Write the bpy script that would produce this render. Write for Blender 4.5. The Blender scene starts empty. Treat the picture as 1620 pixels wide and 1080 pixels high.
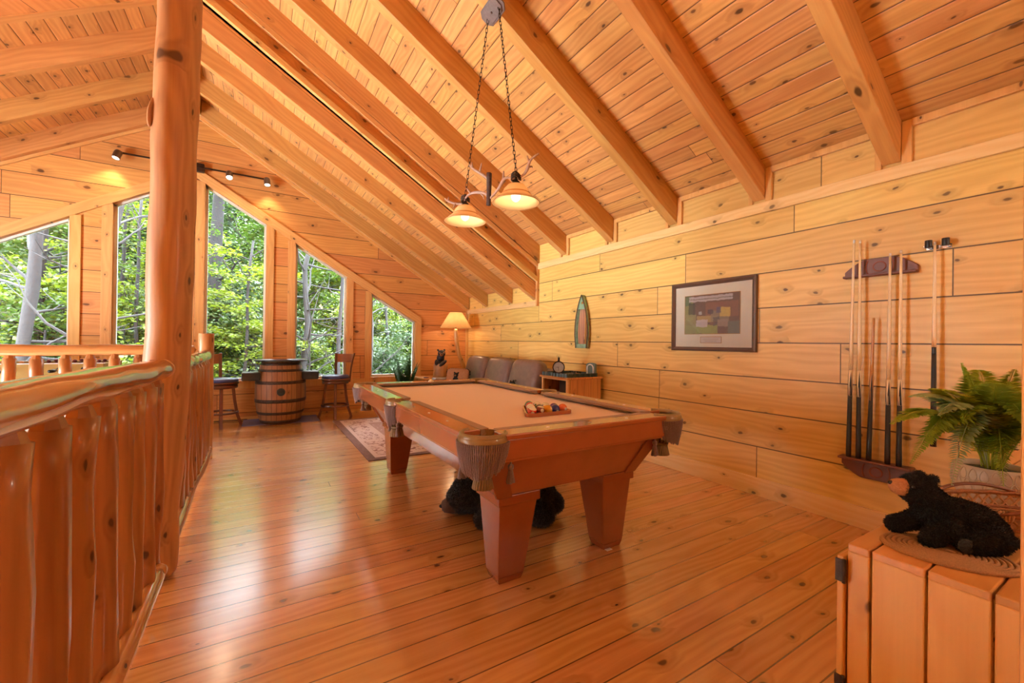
import bpy, math, random
from mathutils import Vector, Matrix, noise as mnoise
random.seed(7)
PI = math.pi
SC = bpy.context.scene
COL = SC.collection

# ------------------------------------------------------------------ mesh helpers
class MB:
    def __init__(s): s.v = []; s.f = []; s.sm = []; s.mi = []; s.cur = 0
    def add(s, vs, fs, smooth=False, M=None):
        b = len(s.v)
        for p in vs:
            p = Vector(p)
            if M is not None: p = M @ p
            s.v.append((p.x, p.y, p.z))
        for f in fs:
            s.f.append(tuple(b + i for i in f)); s.sm.append(smooth); s.mi.append(s.cur)
        return s
    def box(s, x0, x1, y0, y1, z0, z1, M=None):
        v = [(x0,y0,z0),(x1,y0,z0),(x1,y1,z0),(x0,y1,z0),(x0,y0,z1),(x1,y0,z1),(x1,y1,z1),(x0,y1,z1)]
        return s.add(v, [(0,3,2,1),(4,5,6,7),(0,1,5,4),(1,2,6,5),(2,3,7,6),(3,0,4,7)], False, M)
    def hexa(s, b, t, M=None):      # bottom 4 points, top 4 points (both counter-clockwise from above)
        return s.add(list(b)+list(t), [(0,3,2,1),(4,5,6,7),(0,1,5,4),(1,2,6,5),(2,3,7,6),(3,0,4,7)], False, M)
    def prism(s, poly, d, axis='z', lo=0.0, smooth=False, M=None):
        n = len(poly); vs = []
        for h in (lo, lo+d):
            for a, b in poly:
                vs.append({'z':(a,b,h),'y':(a,h,b),'x':(h,a,b)}[axis])
        fs = [tuple(range(n-1,-1,-1)), tuple(range(n,2*n))] + [(i,(i+1)%n,n+(i+1)%n,n+i) for i in range(n)]
        return s.add(vs, fs, smooth, M)
    def tube(s, pts, rad, n=10, cap=True, M=None, flat=1.0, jit=0.0, smooth=True):
        pts = [Vector(p) for p in pts]; k = len(pts)
        if not isinstance(rad, (list, tuple)): rad = [rad]*k
        t0 = (pts[1]-pts[0]).normalized()
        up = Vector((0,0,1)) if abs(t0.z) < .9 else Vector((1,0,0))
        a = t0.cross(up).normalized(); vs = []
        for i in range(k):
            t = (pts[min(i+1,k-1)]-pts[max(i-1,0)]).normalized()
            a = (a - t*a.dot(t)).normalized(); b = t.cross(a)
            for j in range(n):
                th = 2*PI*j/n; r = rad[i]*(1+jit*(random.random()-.5))
                vs.append(pts[i] + a*(math.cos(th)*r) + b*(math.sin(th)*r*flat))
        fs = [(i*n+j, i*n+(j+1)%n, (i+1)*n+(j+1)%n, (i+1)*n+j) for i in range(k-1) for j in range(n)]
        if cap: fs += [tuple(range(n-1,-1,-1)), tuple(range((k-1)*n, k*n))]
        return s.add(vs, fs, smooth, M)
    def lathe(s, prof, n=24, c=(0,0,0), M=None, a0=0, a1=2*PI, smooth=True, capb=True, capt=True):
        full = abs(a1-a0-2*PI) < 1e-6; m = n if full else n+1; vs = []
        for r, z in prof:
            for j in range(m):
                th = a0+(a1-a0)*j/n
                vs.append((c[0]+r*math.cos(th), c[1]+r*math.sin(th), c[2]+z))
        fs = [(i*m+j, i*m+(j+1)%m, (i+1)*m+(j+1)%m, (i+1)*m+j) for i in range(len(prof)-1) for j in range(n)]
        if full and capb and prof[0][0] > 1e-5: fs.append(tuple(range(m-1,-1,-1)))
        if full and capt and prof[-1][0] > 1e-5: fs.append(tuple(range((len(prof)-1)*m, len(prof)*m)))
        return s.add(vs, fs, smooth, M)
    def ell(s, c, r, nu=16, nv=10, M=None):
        if not isinstance(r, (list, tuple)): r = (r,r,r)
        vs = [(c[0],c[1],c[2]-r[2])]
        for i in range(1,nv):
            ph = -PI/2+PI*i/nv
            for j in range(nu):
                th = 2*PI*j/nu
                vs.append((c[0]+r[0]*math.cos(ph)*math.cos(th), c[1]+r[1]*math.cos(ph)*math.sin(th), c[2]+r[2]*math.sin(ph)))
        vs.append((c[0],c[1],c[2]+r[2])); T = len(vs)-1; fs = []
        for j in range(nu): fs.append((0, 1+(j+1)%nu, 1+j))
        for i in range(nv-2):
            for j in range(nu): fs.append((1+i*nu+j, 1+i*nu+(j+1)%nu, 1+(i+1)*nu+(j+1)%nu, 1+(i+1)*nu+j))
        for j in range(nu): fs.append((T, 1+(nv-2)*nu+j, 1+(nv-2)*nu+(j+1)%nu))
        return s.add(vs, fs, True, M)
    def mesh(s, name, mats):
        me = bpy.data.meshes.new(name); me.from_pydata(s.v, [], s.f); 
        me.polygons.foreach_set('use_smooth', s.sm)
        if not isinstance(mats, (list, tuple)): mats = [mats]
        for m in mats: me.materials.append(m)
        me.polygons.foreach_set('material_index', s.mi)
        me.update(); return me
    def build(s, name, mats, parent=None, bevel=0, seg=2, loc=None, rot=None, subd=0, solid=0):
        o = bpy.data.objects.new(name, s.mesh(name, mats)); COL.objects.link(o)
        if parent is not None: o.parent = parent
        if loc is not None: o.location = loc
        if rot is not None: o.rotation_euler = rot
        if solid:
            m = o.modifiers.new('s','SOLIDIFY'); m.thickness = solid; m.offset = 0
        if bevel:
            m = o.modifiers.new('b','BEVEL'); m.width = bevel; m.segments = seg; m.limit_method = 'ANGLE'; m.angle_limit = .6
            m.harden_normals = False
        if subd:
            m = o.modifiers.new('u','SUBSURF'); m.levels = subd; m.render_levels = subd
        return o

def tag(o, label=None, cat=None, group=None, kind=None):
    if label: o['label'] = label
    if cat: o['category'] = cat
    if group: o['group'] = group
    if kind: o['kind'] = kind
    return o
def empty(name, loc=(0,0,0), rz=0, label=None, cat=None, group=None, kind=None):
    o = bpy.data.objects.new(name, None); COL.objects.link(o); o.location = loc; o.rotation_euler = (0,0,rz)
    o.empty_display_size = .05
    return tag(o, label, cat, group, kind)
KIDS = {}
def copy_tree(o, parent=None):
    c = o.copy(); COL.objects.link(c)
    if parent is not None: c.parent = parent
    for ch in [x for x in bpy.data.objects if x.parent == o]: copy_tree(ch, c)
    return c
def RZ(a): return Matrix.Rotation(a,4,'Z')
def RX(a): return Matrix.Rotation(a,4,'X')
def RY(a): return Matrix.Rotation(a,4,'Y')
def T(x,y=None,z=None): return Matrix.Translation((x,y,z) if y is not None else x)

# ------------------------------------------------------------------ materials
def srgb(r,g,b):
    f = lambda c: (c/255/12.92) if c/255 <= .04045 else ((c/255+.055)/1.055)**2.4
    return (f(r),f(g),f(b),1)
class NT:
    def __init__(s, name):
        s.m = bpy.data.materials.new(name); s.m.use_nodes = True; s.t = s.m.node_tree; s.t.nodes.clear()
    def n(s, kind, **kw):
        nd = s.t.nodes.new('ShaderNode'+kind)
        for k, v in kw.items():
            if k.startswith('i_'): s.set(nd, k[2:], v)
            else: setattr(nd, k, v)
        return nd
    def set(s, nd, k, v):
        k = k.replace('_',' ')
        sk = nd.inputs[int(k)] if k.isdigit() else nd.inputs[k]
        if isinstance(v, bpy.types.NodeSocket): s.t.links.new(v, sk)
        else: sk.default_value = v
    def math(s, op, a, b=None, c=None, clamp=False):
        nd = s.t.nodes.new('ShaderNodeMath'); nd.operation = op; nd.use_clamp = clamp
        for i, v in enumerate((a,b,c)):
            if v is not None: s.set(nd, str(i), v)
        return nd.outputs[0]
    def mix(s, f, a, b, mode='MIX'):
        nd = s.t.nodes.new('ShaderNodeMix'); nd.data_type = 'RGBA'; nd.blend_type = mode
        s.set(nd,'0',f); 
        for k, v in ((6,a),(7,b)):
            if isinstance(v, bpy.types.NodeSocket): s.t.links.new(v, nd.inputs[k])
            else: nd.inputs[k].default_value = v
        return nd.outputs[2]
    def dot(s, a, vec):
        nd = s.t.nodes.new('ShaderNodeVectorMath'); nd.operation = 'DOT_PRODUCT'
        s.t.links.new(a, nd.inputs[0]); nd.inputs[1].default_value = vec; return nd.outputs['Value']
    def xyz(s, x, y, z=0.0):
        nd = s.t.nodes.new('ShaderNodeCombineXYZ')
        for k, v in zip('012',(x,y,z)): s.set(nd,k,v)
        return nd.outputs[0]
    def ramp(s, f, stops):
        nd = s.t.nodes.new('ShaderNodeValToRGB'); s.t.links.new(f, nd.inputs[0]); e = nd.color_ramp.elements
        while len(e) < len(stops): e.new(.5)
        for i,(p,c) in enumerate(stops): e[i].position = p; e[i].color = c
        return nd.outputs[0]
    def noise(s, vec, scale=5, detail=4, rough=.5, dist=0):
        nd = s.n('TexNoise', i_Scale=scale, i_Detail=detail, i_Roughness=rough, i_Distortion=dist)
        if vec is not None: s.t.links.new(vec, nd.inputs['Vector'])
        return nd.outputs[0]
    def obj(s): return s.n('TexCoord').outputs['Object']
    def out(s, color, rough=.5, bump=None, bstr=.3, bdist=.01, **kw):
        p = s.n('BsdfPrincipled'); s.set(p,'Base Color',color); s.set(p,'Roughness',rough)
        for k, v in kw.items(): s.set(p, k.replace('_',' '), v)
        if bump is not None:
            b = s.n('Bump', i_Strength=bstr, i_Distance=bdist); s.set(b,'Height',bump)
            s.t.links.new(b.outputs[0], p.inputs['Normal'])
        o = s.n('OutputMaterial'); s.t.links.new(p.outputs[0], o.inputs[0]); return s.m

def plain(name, col, rough=.5, nscale=0, var=.1, bstr=.2, **kw):
    t = NT(name)
    if nscale:
        nz = t.noise(t.obj(), nscale, 5, .6)
        c2 = tuple(x*(1-var*2) for x in col[:3])+(1,); c1 = tuple(min(1,x*(1+var)) for x in col[:3])+(1,)
        c = t.mix(nz, c2, c1)
        return t.out(c, rough, bump=nz, bstr=bstr, **kw)
    return t.out(col, rough, **kw)

def wood(name, c1, c2, A=(1,0,0), B=(0,1,0), pw=None, L=None, gw=.003, gdark=.25, rough=.4, knots=.35, kscale=1.0,
         phase=0, tone=.1, coat=0.0, bstr=.25, spec=.5, vg=0.0, kcol=(.045,.013,.005,1), rvar=0.12, fine=1.0, dents=0, crough=.12):
    t = NT(name); P = t.obj(); A = Vector(A).normalized(); B = Vector(B).normalized(); Cc = A.cross(B)
    u = t.dot(P, A); v = t.math('SUBTRACT', t.dot(P, B), phase); w = t.dot(P, Cc)
    rnd = t.n('ObjectInfo').outputs['Random']
    edge = None
    if pw:
        vp = t.math('DIVIDE', v, pw); idn = t.math('FLOOR', vp); fr = t.math('SUBTRACT', vp, idn)
        r1 = t.n('TexWhiteNoise', noise_dimensions='1D', i_W=t.math('ADD', idn, .37)).outputs[0]
        ed = t.math('MULTIPLY', t.math('SUBTRACT', .5, t.math('ABSOLUTE', t.math('SUBTRACT', fr, .5))), pw)   # metres to the joint
        if L:
            uu = t.math('ADD', t.math('DIVIDE', u, L), t.math('MULTIPLY', r1, 7.3)); jd = t.math('FLOOR', uu); fj = t.math('SUBTRACT', uu, jd)
            r2 = t.n('TexWhiteNoise', noise_dimensions='2D', i_Vector=t.xyz(idn, jd)).outputs[0]
            ej = t.math('MULTIPLY', t.math('SUBTRACT', .5, t.math('ABSOLUTE', t.math('SUBTRACT', fj, .5))), L)
            edj = ej
        else: r2 = r1; edj = None
        def ln(e, g): 
            nd = t.n('MapRange', interpolation_type='SMOOTHSTEP'); t.set(nd,'0',e); t.set(nd,'1',g*.45); t.set(nd,'2',g*1.1+.0005); t.set(nd,'3',1.0); t.set(nd,'4',0.0); return nd.outputs[0]
        edge = ln(ed, gw)
        if edj is not None: edge = t.math('MAXIMUM', edge, ln(edj, gw*.7))
    else: r2 = rnd
    off = t.math('ADD', t.math('MULTIPLY', r2, 17.3), t.math('MULTIPLY', rnd, 5.1) if not pw else 0.0)
    gu = t.math('ADD', u, off); gv = t.math('ADD', v, t.math('MULTIPLY', r2, 3.7))
    # knots
    kv = t.xyz(t.math('MULTIPLY', gu, 3.2*kscale), t.math('MULTIPLY', t.math('ADD', gv, t.math('MULTIPLY', w, 1.3)), 5.6*kscale), 0.0)
    kn0 = t.n('TexNoise', i_Scale=3.0, i_Detail=2); t.t.links.new(kv, kn0.inputs['Vector'])
    kva = t.n('VectorMath', operation='MULTIPLY_ADD'); t.t.links.new(kn0.outputs['Color'], kva.inputs[0]); kva.inputs[1].default_value = (.16,.16,0); t.t.links.new(kv, kva.inputs[2])
    vo = t.n('TexVoronoi', i_Scale=1.0, voronoi_dimensions='2D'); t.set(vo,'Vector',kva.outputs[0])
    sep = t.n('SeparateColor'); t.t.links.new(vo.outputs['Color'], sep.inputs[0])
    pres = t.math('LESS_THAN', sep.outputs[0], knots)
    rad = t.math('ADD', .035, t.math('MULTIPLY', sep.outputs[1], .075))
    dd = t.math('DIVIDE', vo.outputs['Distance'], rad)
    nd = t.n('MapRange', interpolation_type='SMOOTHSTEP'); t.set(nd,'0',dd); t.set(nd,'1',.55); t.set(nd,'2',1.15); t.set(nd,'3',1.0); t.set(nd,'4',0.0)
    kn = t.math('MULTIPLY', nd.outputs[0], pres)
    nd = t.n('MapRange', interpolation_type='SMOOTHSTEP'); t.set(nd,'0',dd); t.set(nd,'1',.8); t.set(nd,'2',4.5); t.set(nd,'3',1.0); t.set(nd,'4',0.0)
    halo = t.math('MULTIPLY', nd.outputs[0], pres)
    # grain
    low = t.noise(t.xyz(t.math('MULTIPLY', gu, .9), t.math('MULTIPLY', gv, 5.0), t.math('MULTIPLY', w, 5.0)), 1.0, 2, .5)
    ph = t.math('ADD', t.math('MULTIPLY', gv, 120.0), t.math('ADD', t.math('MULTIPLY', low, 34.0), t.math('MULTIPLY', halo, 7.0)))
    ring = t.math('ADD', t.math('MULTIPLY', t.math('SINE', t.math('ADD', ph, t.math('MULTIPLY', w, 60.0))), .5), .5)
    fin = t.noise(t.xyz(t.math('MULTIPLY', gu, 3.0), t.math('MULTIPLY', gv, 95.0), t.math('MULTIPLY', w, 95.0)), 1.0, 4, .6)
    big = t.noise(t.xyz(t.math('MULTIPLY', gu, .8), t.math('MULTIPLY', gv, 3.0), t.math('MULTIPLY', w, 3.0)), 1.3, 3, .6)
    g = t.math('ADD', t.math('MULTIPLY', ring, .22*fine), t.math('ADD', t.math('MULTIPLY', fin, .38), t.math('MULTIPLY', big, .55)))
    g = t.math('MULTIPLY', t.math('SUBTRACT', g, .22, clamp=True), 1.35, clamp=True)
    col = t.mix(g, c1, c2)
    tn = t.math('ADD', 1.0-tone, t.math('MULTIPLY', r2, 2*tone))
    hs = t.n('HueSaturation'); t.set(hs,'Color',col); t.set(hs,'Value',tn)
    t.set(hs,'Hue', t.math('ADD', .5-.006, t.math('MULTIPLY', t.math('FRACT', t.math('MULTIPLY', r2, 9.7)), .014)))
    col = hs.outputs[0]
    dk = tuple(x*.45 for x in c2[:3])+(1,)
    col = t.mix(t.math('MULTIPLY', halo, .30), col, dk)
    kc = t.mix(sep.outputs[2], kcol, tuple(x*.28 for x in c2[:3])+(1,))
    col = t.mix(t.math('MULTIPLY', kn, .88), col, kc)
    hgt = t.math('MULTIPLY', fin, .10)
    if edge is not None:
        col = t.mix(t.math('MULTIPLY', edge, 1-gdark), col, tuple(x*.16 for x in c2[:3])+(1,))
        hgt = t.math('SUBTRACT', hgt, edge)
        if vg:
            nd = t.n('MapRange'); t.set(nd,'0',ed); t.set(nd,'1',0.0); t.set(nd,'2',vg); t.set(nd,'3',1.0); t.set(nd,'4',0.0)
            hgt = t.math('SUBTRACT', hgt, t.math('MULTIPLY', nd.outputs[0], 1.2))
    rg = t.math('ADD', rough-rvar*.5, t.math('MULTIPLY', big, rvar))
    if dents:
        dn = t.noise(P, 3.0, 3, .5); hgt = t.math('ADD', hgt, t.math('MULTIPLY', dn, dents))
    return t.out(col, rg, bump=hgt, bstr=bstr, bdist=.004, Coat_Weight=coat, Coat_Roughness=crough, Specular_IOR_Level=spec)

PINE1, PINE2 = (.80,.50,.22,1), (.62,.31,.10,1)
S = .6
SL = (1, 0, -S)
M = {}
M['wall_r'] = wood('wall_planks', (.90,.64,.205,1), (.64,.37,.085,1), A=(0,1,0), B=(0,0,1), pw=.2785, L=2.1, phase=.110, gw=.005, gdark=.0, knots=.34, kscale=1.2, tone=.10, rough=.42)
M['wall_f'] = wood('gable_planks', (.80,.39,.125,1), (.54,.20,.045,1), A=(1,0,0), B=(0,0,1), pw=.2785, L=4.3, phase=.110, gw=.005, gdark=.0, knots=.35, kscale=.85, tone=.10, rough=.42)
M['ceil_r'] = wood('ceiling_boards', (.80,.43,.145,1), (.50,.20,.048,1), A=(0,1,0), B=(1,0,-S), pw=.125, L=5.5, gw=.0035, gdark=.12, knots=.5, kscale=1.3, tone=.14, vg=.012, rough=.4, bstr=.5)
M['ceil_l'] = wood('ceiling_boards_left', (.80,.43,.145,1), (.50,.20,.048,1), A=(0,1,0), B=(1,0,S), pw=.125, L=5.5, gw=.0035, gdark=.12, knots=.5, kscale=1.3, tone=.14, vg=.012, rough=.4, bstr=.5)
M['raft_r'] = wood('rafter_pine', (.74,.39,.125,1), (.50,.20,.046,1), A=SL, B=(S,0,1), knots=.3, kscale=.8, tone=.06, rough=.42)
M['raft_l'] = wood('rafter_pine_left', (.74,.39,.125,1), (.50,.20,.046,1), A=(1,0,S), B=(-S,0,1), knots=.3, kscale=.8, tone=.06, rough=.42)
M['cheek'] = wood('cheek_boards', (.72,.36,.12,1), (.52,.21,.055,1), A=SL, B=(S,0,1), pw=.25, knots=.5, kscale=1, tone=.1, gw=.003)
M['floor'] = wood('floor_boards', (.82,.48,.19,1), (.54,.25,.08,1), A=(1,0,0), B=(0,1,0), pw=.1305, L=7.5, phase=.042, gw=.0032, gdark=.05, knots=.36, kscale=1.2, tone=.13, rough=.22, coat=1.0, spec=.8, rvar=.08, dents=.35, bstr=.2, crough=.17)
M['trim_y'] = wood('trim_pine_long', (.90,.66,.33,1), (.76,.46,.17,1), A=(0,1,0), B=(0,0,1), knots=.25, kscale=1.3, tone=.06)
M['trim_x'] = wood('trim_pine_cross', (.82,.47,.16,1), (.62,.29,.08,1), A=(1,0,0), B=(0,0,1), knots=.25, kscale=1.3, tone=.06)
M['trim_z'] = wood('trim_pine_upright', (.82,.47,.16,1), (.62,.29,.08,1), A=(0,0,1), B=(1,0,0), knots=.25, kscale=1.3, tone=.06)
M['trim_s'] = wood('trim_pine_sloped', (.82,.47,.16,1), (.62,.29,.08,1), A=SL, B=(S,0,1), knots=.25, kscale=1.3, tone=.06)
M['trim_sl'] = wood('trim_pine_sloped_left', (.82,.47,.16,1), (.62,.29,.08,1), A=(1,0,S), B=(-S,0,1), knots=.25, kscale=1.3, tone=.06)
M['log_b'] = wood('log_baluster', (.44,.19,.06,1), (.26,.09,.025,1), A=(0,0,1), B=(1,.4,0), knots=.4, kscale=1.3, tone=.1, rough=.36, coat=.45, bstr=.35, dents=.4)
M['log_p'] = wood('log_post_pine', (.60,.33,.13,1), (.30,.13,.045,1), A=(0,0,1), B=(1,.4,0), knots=.4, kscale=1.2, tone=.05, rough=.5, coat=.05, bstr=.4)
M['log_z'] = wood('log_upright', (.56,.28,.10,1), (.30,.115,.033,1), A=(0,0,1), B=(1,.4,0), knots=.4, kscale=1.2, tone=.12, rough=.46, coat=.12, bstr=.4)
M['log_y'] = wood('log_rail', (.58,.28,.09,1), (.38,.15,.04,1), A=(0,1,0), B=(1,0,.4), knots=.35, kscale=1.2, tone=.06, rough=.2, coat=1.0, bstr=.4, dents=.9, spec=1.0, crough=.08)
M['log_x'] = wood('log_rail_cross', (.60,.30,.11,1), (.42,.18,.055,1), A=(1,0,0), B=(0,.4,1), knots=.35, kscale=1.2, tone=.06, rough=.3, coat=.5)
M['cab'] = wood('cabinet_pine', (.82,.49,.16,1), (.66,.32,.08,1), A=(0,0,1), B=(0,1,0), knots=.3, kscale=.9, tone=.12, rough=.4)
M['cabtop'] = wood('cabinet_top_pine', (.72,.37,.12,1), (.56,.25,.07,1), A=(1,0,0), B=(0,1,0), knots=.3, kscale=.9, tone=.12, rough=.35, coat=.2)
M['cherry_x'] = plain('cherry_varnish', (.39,.108,.034,1), .20, 7, .10, .03, Coat_Weight=1.0, Coat_Roughness=.10)
M['cherry_y'] = plain('cherry_varnish_long', (.39,.108,.034,1), .20, 7, .10, .03, Coat_Weight=1.0, Coat_Roughness=.10)
M['cherry_z'] = plain('cherry_varnish_leg', (.29,.072,.021,1), .22, 7, .10, .03, Coat_Weight=.9, Coat_Roughness=.12)
M['mahog'] = plain('rack_mahogany', (.17,.042,.014,1), .42, 25, .15, .15, Coat_Weight=.15, Coat_Roughness=.3)
M['stoolwood'] = wood('stool_walnut', (.16,.045,.016,1), (.08,.02,.008,1), A=(0,0,1), B=(1,0,0), knots=0, tone=.03, rough=.3, coat=.4, fine=.5)
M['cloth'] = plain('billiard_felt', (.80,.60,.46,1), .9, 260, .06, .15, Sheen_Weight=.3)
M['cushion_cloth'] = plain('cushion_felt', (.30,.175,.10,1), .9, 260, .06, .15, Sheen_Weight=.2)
M['leather_iron'] = plain('pocket_leather', (.30,.20,.075,1), .38, 40, .15, .2, Coat_Weight=.3)
M['braid'] = plain('braided_cord', (.30,.18,.15,1), .7, 500, .5, .6, Sheen_Weight=.3)
M['net'] = plain('net_leather', (.27,.18,.08,1), .55, 60, .2, .3)
M['black'] = plain('black_plastic', (.012,.012,.013,1), .35)
M['darkmetal'] = plain('dark_bronze', (.06,.035,.022,1), .45, 80, .3, .3, Metallic=.7)
M['brushed'] = plain('nickel_head', (.22,.18,.15,1), .3, Metallic=.9)
M['white'] = plain('white_paper', (.8,.8,.78,1), .7)
M['fur'] = plain('black_fur', (.004,.004,.0045,1), .85, 120, .5, .6, Sheen_Weight=.03)
M['furhair'] = plain('black_fur_tufts', (.0055,.0055,.006,1), .8)
M['furgrey'] = plain('dark_grey_fur', (.03,.033,.036,1), .8, 120, .4, .6)
M['muzzle'] = plain('tan_plush', (.52,.24,.10,1), .85, 160, .2, .5)
M['nose'] = plain('nose_black', (.02,.018,.018,1), .25)
M['blueleather'] = plain('blue_seat_leather', (.06,.075,.24,1), .42, 60, .1, .2)
M['sofa'] = plain('brown_sofa_leather', (.20,.122,.095,1), .36, 14, .22, .25, Coat_Weight=.15)
M['mat'] = plain('blue_mat', (.17,.18,.42,1), .6, 90, .1, .3)
M['gunmetal'] = plain('arcade_black', (.035,.04,.04,1), .35, 30, .2, .1)
M['hoop'] = plain('rusty_hoop', (.075,.05,.038,1), .5, 30, .5, .4, Metallic=.5)
M['pot'] = plain('ceramic_cream', (.60,.50,.36,1), .5, 30, .06, .1)
M['soil'] = plain('pot_moss', (.06,.07,.03,1), .9, 60, .5, 1.0)
M['wicker'] = plain('wicker', (.42,.17,.05,1), .5, 90, .3, .5)
M['wicker_l'] = plain('wicker_light', (.58,.31,.12,1), .5, 90, .3, .5)
M['gold'] = plain('yellow_maple', (.42,.27,.07,1), .4, 10, .1, .1)
M['chrome'] = plain('chrome', (.7,.7,.72,1), .15, Metallic=1.0)
M['greentray'] = plain('dark_green_enamel', (.03,.06,.04,1), .3, 30, .2, .1)
M['mint'] = plain('mint_paint', (.30,.52,.36,1), .6, 25, .3, .2)
M['redwood'] = wood('boat_slats', (.55,.30,.18,1), (.30,.10,.05,1), A=(0,0,1), B=(0,1,0), pw=.035, gw=.003, knots=.2, tone=.2)
M['framewood'] = plain('frame_taupe', (.13,.082,.055,1), .35, 20, .08, .1)
M['matboard'] = plain('matboard', (.86,.74,.60,1), .8)
M['cue_light'] = plain('cue_maple', (.92,.74,.42,1), .3, Coat_Weight=.4)
M['cue_mid'] = plain('cue_honey', (.55,.27,.08,1), .25, Coat_Weight=.4)
M['cue_dark'] = plain('cue_black_wrap', (.014,.013,.012,1), .3, 500, .4, .4, Coat_Weight=.3)
M['ivory'] = plain('ferrule', (.75,.72,.65,1), .4)
M['vinyl'] = plain('window_vinyl', (.80,.82,.74,1), .45)
M['shade_paper'] = None
def emis(name, col, st, base=None):
    t = NT(name); p = t.n('BsdfPrincipled'); t.set(p,'Base Color', base or col); t.set(p,'Emission Color', col); t.set(p,'Emission Strength', st)
    o = t.n('OutputMaterial'); t.t.links.new(p.outputs[0], o.inputs[0]); return t.m
def glass_mat(name, tint=(1,1,1,1), gl=.10):
    t = NT(name); a = t.n('BsdfTransparent', i_Color=tint); g = t.n('BsdfGlossy', i_Roughness=.02); 
    f = t.n('Fresnel', i_IOR=1.35); mx = t.n('MixShader')
    t.set(mx,'0', t.math('MULTIPLY', f.outputs[0], 1.0)); t.t.links.new(a.outputs[0], mx.inputs[1]); t.t.links.new(g.outputs[0], mx.inputs[2])
    o = t.n('OutputMaterial'); t.t.links.new(mx.outputs[0], o.inputs[0]); return t.m
M['glass'] = glass_mat('window_glass', (.97,.985,.975,1))
def leafmat(name, c1, c2, tr=.4, rough=.5):
    t = NT(name); nz = t.noise(t.n('NewGeometry').outputs['Position'], 2.3, 3, .6)
    r = t.n('TexWhiteNoise', noise_dimensions='3D'); 
    sn = t.n('VectorMath', operation='SNAP'); t.t.links.new(t.n('NewGeometry').outputs['Position'], sn.inputs[0]); sn.inputs[1].default_value = (.11,.11,.11)
    t.t.links.new(sn.outputs[0], r.inputs['Vector'])
    f = t.math('ADD', t.math('MULTIPLY', nz, .6), t.math('MULTIPLY', r.outputs[0], .4))
    c = t.mix(f, c1, c2)
    d = t.n('BsdfDiffuse'); t.set(d,'Color',c); l = t.n('BsdfTranslucent'); t.set(l,'Color',c); mx = t.n('MixShader'); t.set(mx,'0',tr)
    t.t.links.new(d.outputs[0], mx.inputs[1]); t.t.links.new(l.outputs[0], mx.inputs[2])
    gl = t.n('BsdfGlossy', i_Roughness=rough); t.set(gl,'Color',(.5,.5,.5,1)); m2 = t.n('MixShader'); t.set(m2,'0',.06)
    t.t.links.new(mx.outputs[0], m2.inputs[1]); t.t.links.new(gl.outputs[0], m2.inputs[2])
    o = t.n('OutputMaterial'); t.t.links.new(m2.outputs[0], o.inputs[0]); return t.m
def area(name, loc, size, power, col=(1,1,1), rot=(0,0,0), size_y=None):
    l = bpy.data.lights.new(name, 'AREA'); l.energy = power; l.color = col; l.size = size
    if size_y: l.shape = 'RECTANGLE'; l.size_y = size_y
    o = bpy.data.objects.new(name, l); COL.objects.link(o); o.location = loc; o.rotation_euler = rot; return o
def point(name, loc, power, col=(1,.8,.6), r=.03):
    l = bpy.data.lights.new(name, 'POINT'); l.energy = power; l.color = col; l.shadow_soft_size = r
    o = bpy.data.objects.new(name, l); COL.objects.link(o); o.location = loc; return o
def spot(name, loc, to, power, col=(1,.8,.6), ang=70, r=.03):
    l = bpy.data.lights.new(name, 'SPOT'); l.energy = power; l.color = col; l.shadow_soft_size = r; l.spot_size = math.radians(ang); l.spot_blend = .6
    o = bpy.data.objects.new(name, l); COL.objects.link(o); o.location = loc
    o.rotation_euler = (Vector(to)-Vector(loc)).to_track_quat('-Z','Y').to_euler(); return o
# ------------------------------------------------------------------ camera
def setup_camera():
    F = 658.0; YAW, PIT, ROL = [math.radians(a) for a in (31.19, .17, .73)]
    cy, sy, cp, sp, cr, sr = math.cos(YAW), math.sin(YAW), math.cos(PIT), math.sin(PIT), math.cos(ROL), math.sin(ROL)
    f = Vector((sy*cp, cy*cp, sp)); r0 = Vector((cy, -sy, 0)); u0 = r0.cross(f)
    r = r0*cr + u0*sr; u = -r0*sr + u0*cr
    cam = bpy.data.cameras.new('camera'); cam.sensor_width = 36; cam.lens = F/1620*36; cam.clip_start = .02; cam.clip_end = 300
    o = bpy.data.objects.new('camera', cam); COL.objects.link(o)
    mt = Matrix((r, u, -f)).transposed().to_4x4(); mt.translation = (0,0,1.2); o.matrix_world = mt
    SC.camera = o
setup_camera()

# ------------------------------------------------------------------ room shell
RX0, WR, WL, YG, YB = -.8, 3.437, -5.05, 7.35, -2.6
YC = 4.98                                      # where the roof steps down
def zm(x): return 1.82+S*(3.437-x) if x >= RX0 else 1.82+S*(3.437-RX0)-S*(RX0-x)
def zn(x): return zm(x)+.54
def struct(o): o['kind'] = 'structure'; return o
def slab(name, f, add, y0, y1, side, mat, th=.1):
    mb = MB()
    xs = (3.6, RX0) if side == 'r' else (RX0, -5.2)
    def g(x): return (1.82+S*(3.437-x) if side == 'r' else 1.82+S*(3.437-RX0)-S*(RX0-x)) + (0 if f is zm else .54)
    p = [(xs[0], g(xs[0])+add), (xs[1], g(xs[1])+add), (xs[1], g(xs[1])+add+th), (xs[0], g(xs[0])+add+th)]
    mb.prism(p, y1-y0, 'y', y0); return struct(mb.build(name, mat))
slab('ceiling', zm, .23, YC, 7.5, 'r', M['ceil_r'])
slab('ceiling.001', zm, .23, YC, 7.5, 'l', M['ceil_l'])
slab('ceiling.002', zn, .25, -2.7, YC+.02, 'r', M['ceil_r'])
slab('ceiling.003', zn, .25, -2.7, YC+.02, 'l', M['ceil_l'])
mb = MB()
c0, c1 = .22, .54+.30
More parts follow.
